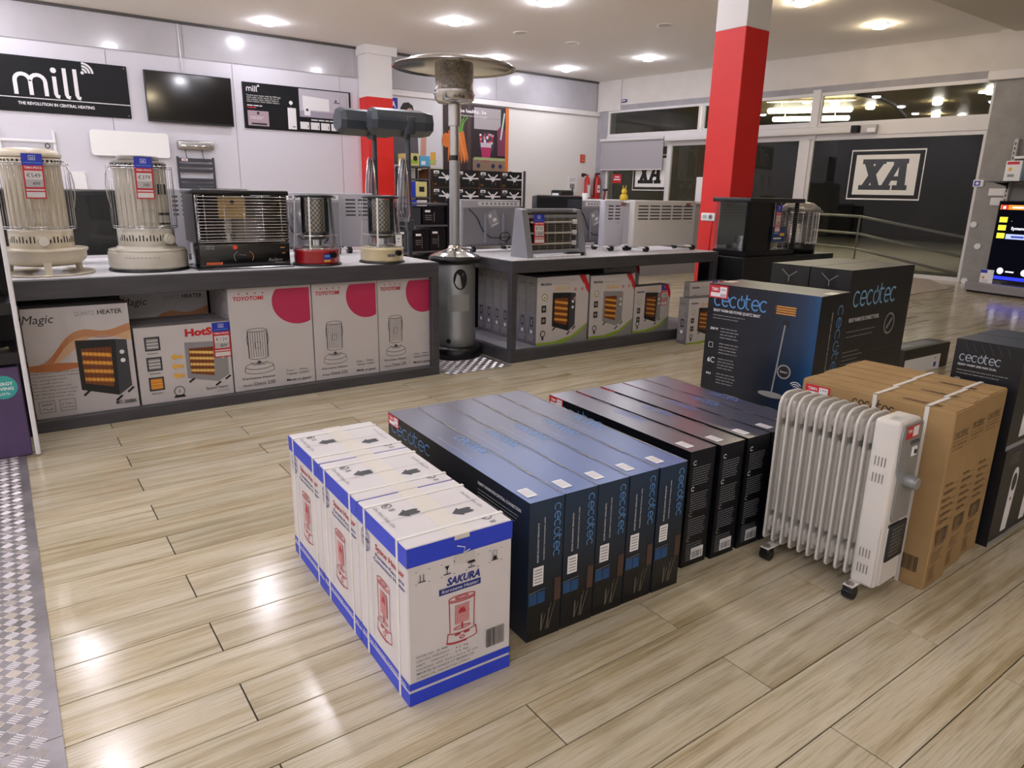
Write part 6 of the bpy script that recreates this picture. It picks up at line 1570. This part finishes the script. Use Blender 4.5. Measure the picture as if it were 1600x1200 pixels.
# ================================================================== SHELF AT THE EDGE BESIDE THE TREAD PLATE
def edge_shelf():
    t = thing('display_shelf', 'white display stand with black shelves beside the tread plate', 'shelf', (-.62, 4.17, 0))
    for x in (0, .618):
        b = MB(); b.rbox(x, 0, .005, x+.022, .03, 1.5, .004, PW, 1); b.build('post', t)
    for z in (.49, .735, 1.1):
        b = MB(); b.rbox(.022, .004, z, .618, .36, z+.06 if z < 1 else z+.03, .003, BLACK, 1); b.build('shelf_board', t)
    b = MB(); b.box(.022, .34, .005, .618, .36, 1.5, BLACKM); b.build('back_panel', t)
    pu = noisy('purple card', '#4c3a5e', '#56436a', 5, .55)
    t = thing('appliance_box', 'purple appliance box with a turquoise round sticker on the floor', 'carton', (-.59, 4.19, .005))
    b = MB(); b.rbox(0, 0, 0, .575, .3, .47, .004, pu, 1); b.build('carton_body', t)
    b = MB(); d = Dec(b, (0,0,0), (1,0,0), (0,0,1)); tq = pm('turquoise print', '#35a39b', .4); d.disc(.5, .37, .06, tq, 26); d.text('ENERGY', .5, .38, .016, PW, w=.085, center=True, bold=.03); d.text('SAVING', .5, .355, .016, PW, w=.085, center=True, bold=.03); d.text('60%', .5, .33, .014, PW, w=.05, center=True)
    b.build('printed_artwork', t)
    t = thing('iron', 'white and silver steam iron on the black display shelf', 'iron', (-.2, 4.27, .551))
    b = MB(); b.prism([(0, -.07), (.18, -.06), (.26, 0), (.18, .06), (0, .07)], (-.1, 0, 0), (1,0,0), (0,1,0), (0,0,.012), STEEL); b.build('soleplate', t)
    b = MB(); b.rbox(-.1, -.055, .013, .12, .055, .06, .02, PW, 2); b.build('body', t)
    b = MB(); b.tube([(-.07, 0, .05), (-.08, 0, .12), (.02, 0, .135), (.08, 0, .06)], .016, PW, 8); b.build('handle', t)
    t = thing('kettle', 'small steel kettle with black handle on the upper black shelf', 'kettle', (-.16, 4.29, .7955))
    b = MB(); b.lathe([(.0001, 0), (.07, 0), (.075, .02), (.06, .16), (.05, .18), (.0001, .19)], STEEL, 24); b.build('body', t)
    b = MB(); b.tube([(.05, 0, .16), (.11, 0, .15), (.12, 0, .06), (.07, 0, .03)], .012, BLACK, 8); b.build('handle', t)
    b = MB(); b.cyl((-.055, 0, .13), (-.1, 0, .17), .014, STEEL, 10, .009); b.build('spout', t)
    t = thing('toaster', 'black toaster beside the steam iron on the black shelf', 'toaster', (-.52, 4.2, .551))
    b = MB(); b.rbox(0, 0, 0, .18, .16, .15, .025, BLACK, 3); b.build('body', t); b = MB(); b.rbox(.02, .05, .149, .16, .07, .152, .001, DGREY, 1); b.rbox(.02, .09, .149, .16, .11, .152, .001, DGREY, 1); b.build('slots', t)
edge_shelf()

# ================================================================== TELEVISION GONDOLA BY THE PIER
def gondola():
    rz = math.radians(-90)+math.radians(-13)     # local x runs along the face, local -y faces the shop
    loc = (12.34, 4.78, 0)
    t = thing('gondola', 'grey shop gondola with slotted upright and glass shelf beside the grey pier', 'shelf', loc, rz)
    gm = pm('gondola grey', '#8a878a', .45, .2)
    b = MB(); b.rbox(-.03, .0, .03, 3.0, .62, .155, .006, gm, 1); b.build('base_shelf', t)
    b = MB(); b.box(-.01, .04, .0, 2.98, .6, .03, BLACKM); b.build('kick_plinth', t)
    b = MB(); b.box(.0, .58, .15, 3.0, .62, 2.3, pm('back board', '#7f7c78', .6)); b.build('back_panel', t)
    b = MB(); b.box(-.03, .52, .15, .03, .62, 2.32, pm('upright pale', '#b9b6b4', .4)); up = b.build('slotted_upright', t)
    b = MB(); d = Dec(b, (-.01, .52, .2), (1,0,0), (0,0,1)); [d.rect(0, .07*k, .018, .07*k+.035, PK) for k in range(30)]; b.build('upright_slots', up)
    b = MB(); b.box(-.06, .1, 1.67, 3.0, .56, 1.685, glassy('shelf glass', '#5f8f86', .08)); b.build('glass_shelf', t)
    b = MB(); b.prism([(0, 0), (.4, 0), (.4, -.14), (.32, -.05)], (-.01, .16, 1.668), (0,1,0), (0,0,1), (.02, 0, 0), BLACK); b.build('shelf_bracket', t)
    b = MB(); b.rbox(.05, .46, 2.02, .49, .58, 2.06, .004, PW, 1); b.build('arm_rail', t)
    t = thing('television', 'large television showing a file menu on the gondola base', 'television', loc, rz)
    b = MB(); b.rbox(.08, .28, .2, 2.2, .33, 1.4, .008, BLACK, 1); b.build('casing', t)
    def em(n, c, s): return lamp_mat(n, c, s)
    b = MB(); b.box(.1, .277, .22, 2.18, .281, 1.385, em('screen dark', '#0a0a12', .6)); d = Dec(b, (.1, .277, .22), (1,0,0), (0,0,1), .001)
    d.rect(.02, 1.05, 2.0, 1.12, em('menu orange', '#d98a2c', .9)); d.rect(.03, 1.05, .14, 1.12, em('menu red', '#c03a30', .9)); sw = em('menu white', '#e8e8f4', 1.0); yl = em('folder yellow', '#e0d23c', .95)
    d.rect(.06, 1.06, .1, 1.1, sw); d.lines(.2, 1.07, .3, 1, .03, .025, sw)
    for k in range(3): d.rect(.04, .86-.12*k, .16, .94-.12*k, yl)
    d.text('..', .22, .88, .03, sw); d.text('System Volume Information', .24, .755, .045, sw, w=.75, bold=.02); d.rect(.18, .615, 2.0, .69, em('menu pale blue', '#a9b4e6', .9)); d.lines(.26, .635, .6, 1, .04, .03, em('menu navy', '#3a4a9a', .8))
    for k in range(3): d.disc(.2+.36*k, .13, .05, sw, 14); d.lines(.28+.36*k, .115, .14, 1, .03, .02, sw, .1)
    d.rect(0, 0, 2.08, .05, em('screen glow blue', '#2a35e0', 1.1)); b.build('screen', t)
    b = MB(); b.box(.4, .2, .155, .9, .45, .175, BLACK); b.box(.6, .3, .17, .7, .34, .25, BLACK); b.build('stand', t)
    t = thing('info_card', 'white price card with blue header before the television', 'card', loc, rz)
    b = MB(); b.box(.1, .14, .156, .3, .146, .36, PW); d = Dec(b, (.1, .14, .156), (1,0,0), (0,0,1)); d.rect(0, .15, .1, .2, PB); d.disc(.05, .08, .02, PO); d.lines(.03, .04, .12, 2, .02, .006, PG); b.build('card', t)
    b = MB(); b.box(.13, .148, .156, .27, .2, .162, PW); b.build('card_foot', t)
    t = thing('appliance_box', 'small white product box on the glass shelf of the gondola', 'carton', loc, rz)
    b = MB(); b.rbox(.12, .2, 1.6855, .36, .4, 1.98, .004, PW, 1); b.build('carton_body', t)
    b = MB(); d = Dec(b, (.12, .2, 1.686), (1,0,0), (0,0,1)); d.rect(.02, .24, .2, .28, PR); d.disc(.08, .17, .03, PY); d.rect(.05, .06, .15, .1, PG); b.build('printed_artwork', t)
    t = thing('appliance_box', 'blue product box on the glass shelf of the gondola', 'carton', loc, rz)
    b = MB(); b.rbox(.42, .2, 1.6855, .8, .42, 1.93, .004, pm('sky card', '#5aa6cf'), 1); b.build('carton_body', t)
    b = MB(); d = Dec(b, (.42, .2, 1.686), (1,0,0), (0,0,1)); d.disc(.14, .12, .09, PW, 20, .07); d.rect(.2, .03, .35, .06, PB); b.build('printed_artwork', t)
    t = thing('television', 'wall mounted black television above the glass shelf of the gondola', 'television', loc, rz)
    b = MB(); b.rbox(.5, .44, 1.98, 2.1, .5, 2.9, .006, BLACK, 1); b.build('casing', t)
    b = MB(); b.box(.52, .438, 2.0, 2.08, .441, 2.88, pm('screen off', '#07080b')); b.build('screen', t)
    b = MB(); b.box(1., .5, 2.15, 1.5, .579, 2.28, BLACKM); b.build('wall_mount', t)
    # round white hooks on the pier
    for k, (s_, z, lab) in enumerate(((8.5, .98, 'round white wall stud high on the pier edge'), (8.62, .62, 'round white wall stud in the middle of the pier'), (8.52, .02, 'round white wall stud at the foot of the pier'))):
        b = MB(); b.cyl((s_+.12, -.14, z+.02), (s_+.12, -.115, z+.02), .05, PW, 18); tag(b.build('door_stop', None, *ENT), lab, 'stud')
gondola()
